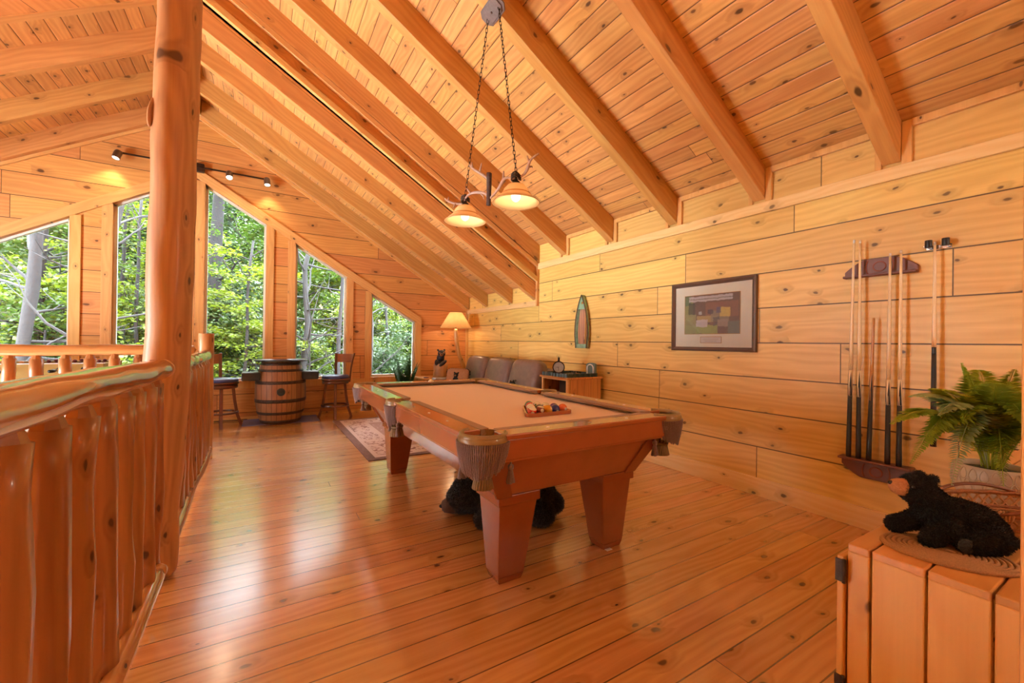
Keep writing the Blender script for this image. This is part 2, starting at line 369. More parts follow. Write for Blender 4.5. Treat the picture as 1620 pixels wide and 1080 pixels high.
mb.prism([(3.5, zm(3.437)-.01), (3.5, zm(3.437)+c1), (RX0, zm(RX0)+c1), (-5.1, zm(-5.05)+c1), (-5.1, zm(-5.05)), (RX0, zm(RX0))], .02, 'y', YC)
cheek = struct(mb.build('wall_upper', M['cheek']))
mb = MB(); mb.box(-.5, WR+.1, -2.7, 7.5, -.25, 0); mb.box(-5.15, -.5, 5.05, 7.5, -.25, 0)
struct(mb.build('floor', M['floor']))
mb = MB(); mb.box(-5.2, 3.6, -2.7, 7.5, -2.8, -2.7); struct(mb.build('floor_lower', M['floor']))
mb = MB(); mb.box(WR, WR+.15, -2.7, 7.5, -.3, 2.9); struct(mb.build('wall_right', M['wall_r']))
mb = MB(); mb.box(WL-.15, WL, -2.7, 3.0, -2.8, 2.9); mb.box(WL-.15, WL, 4.9, 7.5, -2.8, 2.9); mb.box(WL-.15, WL, 3.0, 4.9, -2.8, -2.0); mb.box(WL-.15, WL, 3.0, 4.9, 2.2, 2.9)  # the opening is added out of view to let in side daylight
struct(mb.build('wall_left', M['wall_r']))
WT = lambda x: 3.415-S*(abs(x-RX0)-.097)
WINS = [(-4.01,-3.215), (-2.833,-2.051), (-1.672,-.897), (-.703,.072), (.451,1.233), (1.615,2.41)]
SILL = .57
def gable(name, y0, y1, top, mat, bottom=-2.8):
    mb = MB(); xs = [WL-.05]
    for a, b in WINS: xs += [a, b]
    xs += [WR+.05]
    def strip(xa, xb, zb, ta, tb):       # zb may be (za, zb)
        if not isinstance(zb, tuple): zb = (zb, zb)
        mb.hexa([(xa,y0,zb[0]),(xb,y0,zb[1]),(xb,y1,zb[1]),(xa,y1,zb[0])], [(xa,y0,ta),(xb,y0,tb),(xb,y1,tb),(xa,y1,ta)])
    for i in range(len(xs)-1):
        xa, xb = xs[i], xs[i+1]
        win = (xa, xb) in WINS
        if win:
            strip(xa, xb, bottom, SILL, SILL); strip(xa, xb, (WT(xa), WT(xb)), top(xa), top(xb))
        elif xa < RX0 < xb:
            strip(xa, RX0, bottom, top(xa), top(RX0)); strip(RX0, xb, bottom, top(RX0), top(xb))
        else: strip(xa, xb, bottom, top(xa), top(xb))
    return struct(mb.build(name, mat))
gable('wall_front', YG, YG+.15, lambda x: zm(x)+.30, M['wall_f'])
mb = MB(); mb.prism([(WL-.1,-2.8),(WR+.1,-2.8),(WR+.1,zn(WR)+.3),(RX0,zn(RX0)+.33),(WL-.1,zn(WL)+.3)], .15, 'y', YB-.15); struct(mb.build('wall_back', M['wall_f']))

# windows of the gable: trim boards, vinyl frame, pane
for n, (a, b) in enumerate(WINS):
    w = empty('window_%d' % (n+1), ((a+b)/2, YG, SILL), kind='structure')
    P = Vector((-(a+b)/2, -YG, -SILL)); MT = T(P)
    ta, tb = WT(a), WT(b)
    left = b < RX0
    fr = MB()
    fr.box(a-.095, a, YG-.022, YG, SILL, ta+.02, MT); fr.box(b, b+.095, YG-.022, YG, SILL, tb+.02, MT)
    fr.box(a-.095, b+.095, YG-.03, YG, SILL-.10, SILL, MT)
    # reveal boards
    fr.box(a, a+.012, YG-.02, YG+.08, SILL, ta, MT); fr.box(b-.012, b, YG-.02, YG+.08, SILL, tb, MT)
    fr.box(a, b, YG-.035, YG+.08, SILL, SILL+.012, MT)
    fr.build('window_frame', M['trim_z'], w, bevel=.003)
    vy = MB(); y0, y1 = YG+.05, YG+.10; q = .028
    vy.box(a+.012, a+.012+q, y0, y1, SILL+.012, ta, MT); vy.box(b-.012-q, b-.012, y0, y1, SILL+.012, tb, MT); vy.box(a+.012, b-.012, y0, y1, SILL+.012, SILL+.012+q*1.4, MT)
    vy.hexa([(a,y0,ta-.035),(b,y0,tb-.035),(b,y1,tb-.035),(a,y1,ta-.035)], [(a,y0,ta),(b,y0,tb),(b,y1,tb),(a,y1,ta)], MT)
    vy.build('sash', M['vinyl'], w)
    g = MB(); g.hexa([(a,YG+.078,SILL),(b,YG+.078,SILL),(b,YG+.082,SILL),(a,YG+.082,SILL)], [(a,YG+.078,ta),(b,YG+.078,tb),(b,YG+.082,tb),(a,YG+.082,ta)], MT)
    g.build('pane', M['glass'], w)
# sloped trim band over the windows, down to the sill band
mb = MB(); ex = 2.41+.095
mb.prism([(RX0, WT(RX0)), (ex, WT(ex)), (ex, WT(ex)+.14), (RX0, WT(RX0)+.14)], .026, 'y', YG-.026); struct(mb.build('trim_1', M['trim_s'], bevel=.003))
mb = MB(); lx = 2*RX0-ex
mb.prism([(RX0, WT(RX0)), (RX0, WT(RX0)+.14), (lx, WT(lx)+.14), (lx, WT(lx))], .026, 'y', YG-.026); struct(mb.build('trim_2', M['trim_sl'], bevel=.003))
mb = MB()
for a, b in [(-3.12,-2.93), (-1.956,-1.767), (.167,.356), (1.328,1.52)]: mb.box(a, b, YG-.024, YG, SILL-.10, SILL-.005)
struct(mb.build('trim_3', M['trim_x'], bevel=.003))
# ledges and corner trims
mb = MB(); mb.box(WR-.028, WR, -2.6, 4.955, 2.262, 2.345); struct(mb.build('trim_4', M['trim_y'], bevel=.004))
mb = MB(); mb.box(WR-.028, WR, 4.94, YG, 1.735, 1.812); struct(mb.build('trim_5', M['trim_y'], bevel=.004))
mb = MB(); mb.box(WR-.04, WR, 4.935, 4.975, 1.735, 2.62); struct(mb.build('trim_6', M['trim_z'], bevel=.004))
mb = MB(); mb.box(WR-.045, WR, YG-.045, YG, 0, 1.98); struct(mb.build('trim_7', M['trim_z'], bevel=.006))
mb = MB()   # cheek trims following the slope
mb.prism([(WR-.03, zm(WR)+.26), (RX0, zm(RX0)+.26), (RX0, zm(RX0)+.33), (WR-.03, zm(WR)+.33)], .052, 'y', YC-.05)
struct(mb.build('trim_8', M['trim_s'], bevel=.003))
mb = MB(); mb.prism([(WR-.03, zm(WR)+.475), (RX0, zm(RX0)+.475), (RX0, zm(RX0)+.54), (WR-.03, zm(WR)+.54)], .052, 'y', YC-.05)
struct(mb.build('trim_9', M['trim_s'], bevel=.003))
mb = MB(); mb.prism([(WR, zm(WR)-.045), (RX0, zm(RX0)-.045), (RX0, zm(RX0)+.0), (WR, zm(WR)+.0)], .03, 'y', YG-.03); struct(mb.build('trim_10', M['trim_s'], bevel=.003))
mb = MB(); mb.prism([(RX0, zm(RX0)-.045), (WL, zm(WL)-.045), (WL, zm(WL)), (RX0, zm(RX0))], .03, 'y', YG-.03); struct(mb.build('trim_11', M['trim_sl'], bevel=.003))
mb = MB(); mb.box(WR-.022, WR, -2.6, YG, 0, .142); struct(mb.build('baseboard_right', M['trim_y'], bevel=.004))
mb = MB(); mb.box(WL, WR, YG-.018, YG, 0, .05); struct(mb.build('baseboard_front', M['trim_x'], bevel=.004))
mb = MB(); mb.box(RX0-.045, RX0+.045, YC+.09, YG, zm(RX0)-.02, zm(RX0)+.24); struct(mb.build('trim_12', M['trim_y'], bevel=.005))
mb = MB(); mb.box(RX0-.05, RX0+.05, YB, YC, zn(RX0)-.02, zn(RX0)+.26); struct(mb.build('trim_13', M['trim_y'], bevel=.005))
# jamb of the doorway beside the cabinet
mb = MB(); mb.box(1.085, 1.20, .045, .1532, 0, 3.96); struct(mb.build('trim_14', M['trim_z'], bevel=.005))

# rafters: every one its own object
def rafter(y, f, dep, side, label, group, w=.095, trims=False):
    mb = MB()
    if side == 'r': x0, x1 = WR-.012, RX0+.05; mat = M['raft_r']
    else: x0, x1 = RX0-.05, WL+.01; mat = M['raft_l']
    mb.prism([(x0, f(x0)), (x1, f(x1)), (x1, f(x1)+dep+.005), (x0, f(x0)+dep+.005)], w, 'y', 0)
    o = mb.build('ceiling_rafter', mat, bevel=.004, loc=(0, y, 0))
    tag(o, label, 'rafter', group)
    if trims:
        b = MB(); z0 = zn(WR)-.015; z1 = z0+.265
        b.box(WR-.026, WR-.002, -.05, -.002, z0, z1); b.box(WR-.026, WR-.002, w+.002, w+.035, z0, z1)
        b.box(WR-.030, WR-.002, -.05-.70, -.05, z1-.045, z1)
        b.build('trim_strip', M['trim_z'], o, bevel=.003)
    return o
ordn = ['first','second','third','fourth','fifth','sixth','seventh','eighth','ninth']
for i, y in enumerate((4.93, 4.30, 3.447, 2.605, 1.79, .97, .13, -.72, -1.6)):
    rafter(y, zn, .25, 'r', 'pine rafter of the raised ceiling, %s out from the boarded step' % ordn[i], 'rafters of the raised ceiling', w=.05 if i == 0 else .095, trims=i > 0)
for i, y in enumerate((4.985, 5.66, 6.50, 7.255)):
    rafter(y, zm, .23, 'r', 'pine rafter on the low slope above the sofa, %s from the window wall' % ordn[3-i], 'rafters of the low ceiling', w=.085)
for i, y in enumerate((4.985, 5.70, 6.48, 7.255)):
    rafter(y, zm, .23, 'l', 'pine rafter sloping down left of the log post, %s from the window wall' % ordn[3-i], 'rafters left of the log post', w=.085)

# ------------------------------------------------------------------ logs and railings
def log_pts(p0, p1, n, wob):
    p0, p1 = Vector(p0), Vector(p1); pts = []
    sd = random.random()*50
    for i in range(n+1):
        t = i/n; p = p0.lerp(p1, t)
        d = Vector((mnoise.noise(Vector((sd, t*3, 0))), mnoise.noise(Vector((sd+9, t*3, 0))), mnoise.noise(Vector((sd+19, t*3, 0)))))*wob
        pts.append(p+d)
    return pts
def hewn(mb, pts, r0, r1, n=12, jit=.10, facet=.12):
    """a peeled log: knife facets and knots along it"""
    k = len(pts); base = len(mb.v); sd = random.random()*80
    t0 = (pts[1]-pts[0]).normalized(); up = Vector((0,0,1)) if abs(t0.z) < .9 else Vector((1,0,0)); a = t0.cross(up).normalized(); vs = []
    for i in range(k):
        t = (pts[min(i+1,k-1)]-pts[max(i-1,0)]).normalized(); a = (a-t*a.dot(t)).normalized(); b = t.cross(a)
        L = (pts[i]-pts[0]).length
        for j in range(n):
            th = 2*PI*j/n; r = (r0+(r1-r0)*i/(k-1))*(1+facet*mnoise.noise(Vector((math.cos(th)*1.3+sd, math.sin(th)*1.3, L*4.5))))
            vs.append(pts[i]+a*(math.cos(th)*r)+b*(math.sin(th)*r))
    fs = [(i*n+j, i*n+(j+1)%n, (i+1)*n+(j+1)%n, (i+1)*n+j) for i in range(k-1) for j in range(n)]
    fs += [tuple(range(n-1,-1,-1)), tuple(range((k-1)*n, k*n))]
    mb.add(vs, fs, True)
# big post
pts = [Vector(p) for p in ((-.442,2.69,0), (-.434,2.685,.3), (-.408,2.67,.8), (-.388,2.66,1.3), (-.380,2.645,1.8), (-.374,2.64,2.2), (-.368,2.635,2.5), (-.362,2.63,2.9), (-.36,2.63,3.4), (-.35,2.63,4.0), (-.347,2.63,4.615))]
fine = []
for i in range(len(pts)-1):
    for q in range(5): fine.append(pts[i].lerp(pts[i+1], q/5))
fine.append(pts[-1])
mb = MB(); hewn(mb, fine, .099, .086, 20, .0, .12)
mb.tube([(-.465,2.60,2.20),(-.468,2.60,2.28),(-.452,2.60,2.36)], [.008,.016,.006], 8)
post = mb.build('log_post', M['log_p'], subd=1); tag(post, 'tall peeled log post rising from the floor to the ceiling beside the railing', 'post')

def baluster(x, y, z0, z1, r, parent, mat):
    mb = MB(); pts = log_pts((x,y,z0), (x+random.uniform(-.006,.006), y+random.uniform(-.006,.006), z1-.05), 9, .012)
    hewn(mb, pts, r*1.04, r*.97, 10, 0, .22)
    # pencil-point shoulder under the rail
    p = pts[-1]; n = 8; vs = []
    for rr, h in ((r*.93,-.012), (r*.40,.055), (r*.40,.11)):
        for j in range(n):
            th = 2*PI*j/n+.2; vs.append((p.x+rr*math.cos(th), p.y+rr*math.sin(th), p.z+h))
    mb.add(vs, [(i*n+j, i*n+(j+1)%n, (i+1)*n+(j+1)%n, (i+1)*n+j) for i in range(2) for j in range(n)]+[tuple(range(2*n,3*n))])
    return mb.build('baluster', mat, parent)
def railing(name, label, p0, p1, r, bz, balus, brail, zt, br=.042):
    rt = empty(name, (0,0,0), 0, label, 'railing', 'log railings around the stair opening')
    al = abs(p1[0]-p0[0]) > abs(p1[1]-p0[1])
    mt = M['log_x'] if al else M['log_y']
    mb = MB(); pts = log_pts(p0, p1, 34, .014)
    hewn(mb, pts, r, r*.97, 14, 0, .24)
    mb.ell(pts[-1], (r*.93, r*.55, r*.93) if not al else (r*.5,r*.93,r*.93)); mb.build('top_rail', mt, rt, subd=1)
    mb = MB(); pts = log_pts(brail[0], brail[1], 24, .014); hewn(mb, pts, .034, .034, 10, 0, .2); mb.ell(pts[-1], .032); mb.build('bottom_rail', mt, rt, subd=1)
    for (x, y) in balus: baluster(x, y, bz, zt, br, rt, M['log_b'])
    return rt
railing('log_railing', 'near log railing with wavy peeled top rail in front of the log post', (-.402,-.5,1.088), (-.380,2.48,1.058), .049, .10,
        [(-.415, y) for y in (.28,.46,.64,.82,1.0,1.18,1.36,1.535,1.745,1.95,2.10,2.28,2.46)], ((-.39,-.4,.155),(-.375,2.42,.15)), 1.042)
railing('log_railing', 'log railing running on from the log post to the short newel post', (-.45,2.75,1.02), (-.45,5.015,1.04), .055, .09,
        [(-.44, 2.93+.196*i) for i in range(11)], ((-.40,2.78,.115),(-.41,5.02,.11)), 1.02)
railing('log_railing', 'far log railing across the loft in front of the foosball table', (-.53,5.12,1.085), (-5.0,5.12,1.085), .050, .02,
        [(-.64-.1635*i, 5.12) for i in range(14)], ((-.52,5.14,.12),(-5.0,5.14,.12)), 1.06, .044)
mb = MB(); pts = log_pts((-.46,5.13,0), (-.46,5.13,1.25), 12, .008); hewn(mb, pts, .066, .066, 18, 0, .05)
tag(mb.build('newel_post', M['log_z'], bevel=.004), 'short flat-topped log newel post beside the left bar stool', 'post')
# ------------------------------------------------------------------ pool table
def pool_table():
    cx, cy = 1.44, 2.83; hx, hy = .68, 1.28; ZT = .80
    t = empty('pool_table', (cx,cy,0), 0, 'cherry wood pool table with tan felt and fringed leather pockets', 'pool table')
    # cabinet: tapered box
    mb = MB()
    def rect(ix, iy, z): return [(-hx+ix,-hy+iy,z),(hx-ix,-hy+iy,z),(hx-ix,hy-iy,z),(-hx+ix,hy-iy,z)]
    mb.hexa(rect(.225,.185,.455), rect(.10,.085,.675)); mb.build('cabinet', M['cherry_x'], t, bevel=.006)
    # corner brackets of the cabinet
    for sx in (-1,1):
        for sy in (-1,1):
            def P(ix, iy, z): return (sx*(hx-ix), sy*(hy-iy), z)
            vs = [P(.215,.175,.45),P(.30,.175,.45),P(.30,.20,.45),P(.215,.20,.45), P(.088,.073,.675),P(.20,.073,.675),P(.20,.10,.675),P(.088,.10,.675)]
            mb = MB()
            if sx*sy < 0: vs = [vs[i] for i in (1,0,3,2,5,4,7,6)]
            mb.hexa(vs[:4], vs[4:])
            mb.build('corner_bracket', M['cherry_z'], t, bevel=.003)
    mb = MB(); mb.box(-hx+.02,hx-.02,-hy+.02,hy-.02,.672,.70); mb.build('slate_frame', M['cherry_x'], t, bevel=.004)
    # legs
    for sx in (-1,1):
        for sy in (-1,1):
            mb = MB()
            ox, oy, ix, iy = .455, 1.105, .215, .86
            def q(a, b, c, d, z):
                p = [(sx*a,sy*c,z),(sx*b,sy*c,z),(sx*b,sy*d,z),(sx*a,sy*d,z)]
                return p if sx*sy > 0 else p[::-1]
            mb.hexa(q(.275,.425,.92,1.05,.035), q(.225,.445,.875,1.09,.415))
            mb.hexa(q(.285,.415,.93,1.04,.0), q(.275,.425,.92,1.05,.035))
            leg = mb.build('leg', M['cherry_z'], t, bevel=.004)
            mb = MB(); mb.hexa(q(.215,.458,.86,1.103,.41), q(.215,.458,.86,1.103,.458)); mb.build('leg_cap', M['cherry_z'], leg, bevel=.004)
    # rails: skirt, wooden top, cushion
    def rail(x0, x1, y0, y1, along):
        mb = MB(); 
        o = None
        w = .112
        if along == 'y':
            s = 1 if x0 > 0 else -1; xo, xi = (s*hx, s*(hx-w))
            a, b = sorted((xo, xi)); mb.box(a, b, y0, y1, .775, ZT); e = MB(); a2, b2 = sorted((s*(hx+.0), s*(hx-.03))); 
            mb.box(min(s*(hx-.012), s*(hx-.05)), max(s*(hx-.012), s*(hx-.05)), y0, y1, .682, .777)
            o = mb.build('rail', M['cherry_y'], t, bevel=.006)
            c = MB(); n = s*(hx-w-.055)
            pr = [(xi,.80),(n,.797),(n,.787),(xi-s*.02,.77),(xi,.77)]
            vs = [(px_, y0+ (.03 if px_ == n else 0), pz) for px_, pz in pr]+[(px_, y1-(.03 if px_ == n else 0), pz) for px_, pz in pr]
            c.add(vs, [(0,1,2,3,4),(9,8,7,6,5)]+[(i,(i+1)%5,5+(i+1)%5,5+i) for i in range(5)])
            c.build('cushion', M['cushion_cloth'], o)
            for k in (1,2,3):
                d = MB(); yy = y0+(y1-y0)*k/4; d.prism([(s*(hx-.055)-.007,yy),(s*(hx-.055),yy-.012),(s*(hx-.055)+.007,yy),(s*(hx-.055),yy+.012)], .0015, 'z', ZT); d.build('sight', M['ivory'], o)
        else:
            s = 1 if y0 > 0 else -1; yo, yi = (s*hy, s*(hy-w))
            a, b = sorted((yo, yi)); mb.box(x0, x1, a, b, .775, ZT)
            mb.box(x0, x1, min(s*(hy-.012), s*(hy-.05)), max(s*(hy-.012), s*(hy-.05)), .682, .777)
            o = mb.build('rail', M['cherry_x'], t, bevel=.006)
            c = MB(); n = s*(hy-w-.055)
            pr = [(yi,.80),(n,.797),(n,.787),(yi-s*.02,.77),(yi,.77)]
            vs = [(x0+(.03 if py == n else 0), py, pz) for py, pz in pr]+[(x1-(.03 if py == n else 0), py, pz) for py, pz in pr]
            c.add(vs, [(0,1,2,3,4),(9,8,7,6,5)]+[(i,(i+1)%5,5+(i+1)%5,5+i) for i in range(5)])
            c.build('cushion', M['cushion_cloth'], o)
            for k in (1,2,3):
                d = MB(); xx = x0+(x1-x0)*k/4; d.prism([(xx-.012,s*(hy-.055)),(xx,s*(hy-.055)-.007),(xx+.012,s*(hy-.055)),(xx,s*(hy-.055)+.007)], .0015, 'z', ZT); d.build('sight', M['ivory'], o)
    g = .155
    for s in (-1,1):
        rail(s*1,0, -hy+g, -.065, 'y') if s > 0 else rail(-1,0, -hy+g, -.065, 'y')
        rail(s*1,0, .065, hy-g, 'y') if s > 0 else rail(-1,0, .065, hy-g, 'y')
        rail(-hx+g, hx-g, s*1, 0, 'x')
    mb = MB(); mb.box(-hx+.06,hx-.06,-hy+.06,hy-.06,.70,.765)
    mb.build('bed_cloth', M['cloth'], t)
    # pockets
    def pocket(px_, py_, ang, corner):
        # ang: outward direction
        R = .100 if corner else .066
        if corner: R = .100
        iron = MB(); pts = []
        half = math.radians(118 if corner else 92)
        for i in range(19):
            a = -half+2*half*i/18
            pts.append((R*math.cos(a), R*math.sin(a), .792))
        iron.tube(pts, [.011]*19, 8, flat=1.5)
        # leather apron under the iron
        ap = MB(); n = 24
        vs = []
        for z, rr in ((.797,R+.006),(.785,R+.014),(.768,R+.013)):
            for i in range(n+1):
                a = -half+2*half*i/n; vs.append((rr*math.cos(a), rr*math.sin(a), z))
        iron.add(vs, [(k*(n+1)+i, k*(n+1)+i+1, (k+1)*(n+1)+i+1, (k+1)*(n+1)+i) for k in range(2) for i in range(n)], True)
        MT = T(px_,py_,0) @ RZ(ang)
        o = MB(); o.add([], []); 
        me = iron; me.v = [tuple(MT @ Vector(v)) for v in me.v]
        po = me.build('pocket_iron', M['leather_iron'], t)
        # dark pocket mouth
        # net of the pocket
        net = MB(); m = 14; prof = [(R-.004,.775),(R-.012,.72),(R-.035,.67),(.032,.625)]
        for i in range(m):
            for sgn in (1,-1):
                pp = []
                for k, (r, z) in enumerate(prof):
                    a = 2*PI*(i+sgn*k*.55)/m; pp.append((r*math.cos(a), r*math.sin(a), z))
                net.tube(pp, .0042, 5, False)
        net.tube([(.034*math.cos(a*.5), .034*math.sin(a*.5), .622) for a in range(13)], .010, 6)
        for i in range(22):
            a = 2*PI*i/22; net.tube([(.030*math.cos(a), .030*math.sin(a), .62), (.043*math.cos(a), .043*math.sin(a), .555)], [.006,.007], 5)
        net.v = [tuple(MT @ Vector(v)) for v in net.v]
        net.build('pocket_net', M['net'], po)
        # braided fringe, hung from the iron
        fr = MB(); cnt = 44 if corner else 22; fh = half*.86 if corner else half*.75
        for i in range(cnt):
            a = -fh+2*fh*i/(cnt-1); L = .115+.035*math.cos(a*1.1)+random.uniform(-.008,.008)
            if not corner: L += .0
            r0 = R+.018; pp = []; K = 16
            for k in range(K+1):
                z = .770-L*k/K; r = r0-.018*(k/K)**1.5*1.4; aa = a*(1-.10*(k/K)**2)+random.uniform(-.004,.004)
                pp.append((r*math.cos(aa), r*math.sin(aa), z))
            fr.tube(pp, [.0034+.0013*(k%2) for k in range(K+1)], 6)
        fr.v = [tuple(MT @ Vector(v)) for v in fr.v]; fr.build('fringe', M['braid'], po)
        for sg in (-1,1):
            ts = MB(); a = sg*(fh+.16); x, y = (R+.024)*math.cos(a), (R+.024)*math.sin(a)
            ts.tube([(x,y,.775),(x,y,.70),(x,y,.652)], .0055, 6)
            ts.lathe([(.004,.66),(.014,.652),(.013,.638),(.009,.632)], 12, (x,y,0))
            for i in range(16):
                b = 2*PI*i/16; ts.tube([(x+.007*math.cos(b), y+.007*math.sin(b), .634), (x+.017*math.cos(b), y+.017*math.sin(b), .575+random.uniform(-.004,.004))], [.003,.0042], 4)
            ts.v = [tuple(MT @ Vector(v)) for v in ts.v]; ts.build('tassel', M['braid'], po)
        cup = MB(); cup.lathe([(R-.006,.797),(R-.008,.775),(R-.015,.735)], 24, (px_,py_,0), capb=False, capt=False)
        cup.build('pocket_collar', M['leather_iron'], po)
    d = .092
    for sx, sy in ((-1,-1),(1,-1),(1,1),(-1,1)):
        pocket(sx*(hx-d), sy*(hy-d), math.atan2(sy, sx), True)
    pocket(-hx+.045, 0, PI, False); pocket(hx-.045, 0, 0, False)
    return t
pool_table()
mb = MB(); mb.box(1.74,1.80,1.80,1.86,0,.004); mb.box(1.735,1.775,1.77,1.80,.0,.003)
tag(mb.build('paper_shim', M['white']), 'folded white paper shim on the floor under the near right pool table leg', 'paper')
# balls
def ball_mat(name, col, stripe=False, num=True):
    t = NT(name); P = t.obj(); s = t.n('SeparateXYZ'); t.t.links.new(P, s.inputs[0]); 
    c = col; ivory = (.75,.68,.52,1); R = .0286
    if stripe: c = t.mix(t.math('LESS_THAN', t.math('ABSOLUTE', s.outputs[2]), R*.55), ivory, col)
    if num:
        dd = t.math('SQRT', t.math('ADD', t.math('POWER', s.outputs[0], 2), t.math('POWER', s.outputs[2], 2)))
        c = t.mix(t.math('LESS_THAN', dd, R*.38), c, ivory)
    return t.out(c, .08, Coat_Weight=.6)
R = .0286
mb = MB(); mb.ell((0,0,0), R, 28, 18)
cols = [('yellow',(.70,.36,.02,1)),('blue',(.01,.015,.22,1)),('red',(.55,.02,.01,1)),('purple',(.06,.01,.16,1)),('orange',(.75,.16,.05,1)),('green',(.01,.10,.05,1)),('maroon',(.18,.015,.015,1)),('black',(.01,.01,.01,1))]
# rack: row of five faces the camera end; (colour, striped)
rows = [[('red',1),('maroon',1),('yellow',0),('blue',0),('orange',0)], [('orange',1),('black',0),('yellow',1),('purple',0)], [('red',1),('green',1),('purple',1)], [('red',0),('blue',1)], [('green',0)]]
rk_c = (1.505, 2.055); ra = .02
cd = dict(cols); bmats = {}
pos = ['rightmost','right','middle','left','leftmost']
rown = ['front row', 'second row', 'middle row', 'fourth row', 'tip']
first_ball = None
me0 = None
nb = 0
for i, row in enumerate(rows):
    for j, (cn, st) in enumerate(row):
        x = (j-(len(row)-1)/2)*2*R*1.01; y = i*2*R*.875
        p = RZ(ra) @ Vector((x, y, 0))
        key = (cn, st)
        if key not in bmats: bmats[key] = ball_mat('ball_%s_%s' % (cn, 'striped' if st else 'solid'), cd[cn], st)
        o = bpy.data.objects.new('pool_ball', mb.mesh('pool_ball', bmats[key])); COL.objects.link(o)
        o.location = (rk_c[0]+p.x, rk_c[1]+p.y, .766+R); o.rotation_euler = (random.uniform(-.7,.9), random.uniform(-.6,.6), random.uniform(-.5,.5))
        tag(o, '%s %s pool ball, %s of the triangle rack, %s from left' % ('striped' if st else 'solid', cn, rown[i], ordn[j]), 'ball', 'pool balls in the triangle rack')
o = bpy.data.objects.new('cue_ball', mb.mesh('cue_ball', plain('cue_ball_ivory', (.78,.68,.48,1), .1, Coat_Weight=.5))); COL.objects.link(o); o.location = (1.47, 3.985, .766+R)
tag(o, 'plain ivory cue ball near the far cushion of the pool table', 'ball')
# triangle
def tri_pts(off):
    h = 2*R*1.01; a = Vector((-2*h-R*.5, -R*.3)); b = Vector((2*h+R*.5, -R*.3)); c = Vector((0, 4*2*R*.875+R*.3))
    ctr = (a+b+c)/3; out = []
    for P, n0 in ((a,210),(b,-30),(c,90)):
        for k in range(7):
            th = math.radians(n0-60+120*k/6); base = P; out.append(Vector((base.x+math.cos(th)*off, base.y+math.sin(th)*off)))
    return out
mb = MB(); r1 = tri_pts(R*.95); r2 = tri_pts(R*.95+.011); n = len(r1); vs = []
for ring, z in ((r1,.766),(r2,.766),(r2,.789),(r1,.789)):
    for q in ring: w_ = RZ(ra) @ Vector((q.x,q.y,0)); vs.append((rk_c[0]+w_.x, rk_c[1]+w_.y, z))
mb.add(vs, [(a*n+i, a*n+(i+1)%n, ((a+1)%4)*n+(i+1)%n, ((a+1)%4)*n+i) for a in range(4) for i in range(n)])
tag(mb.build('triangle_rack', M['cherry_x'], bevel=.002), 'brown wooden triangle rack holding the balls on the felt', 'rack')

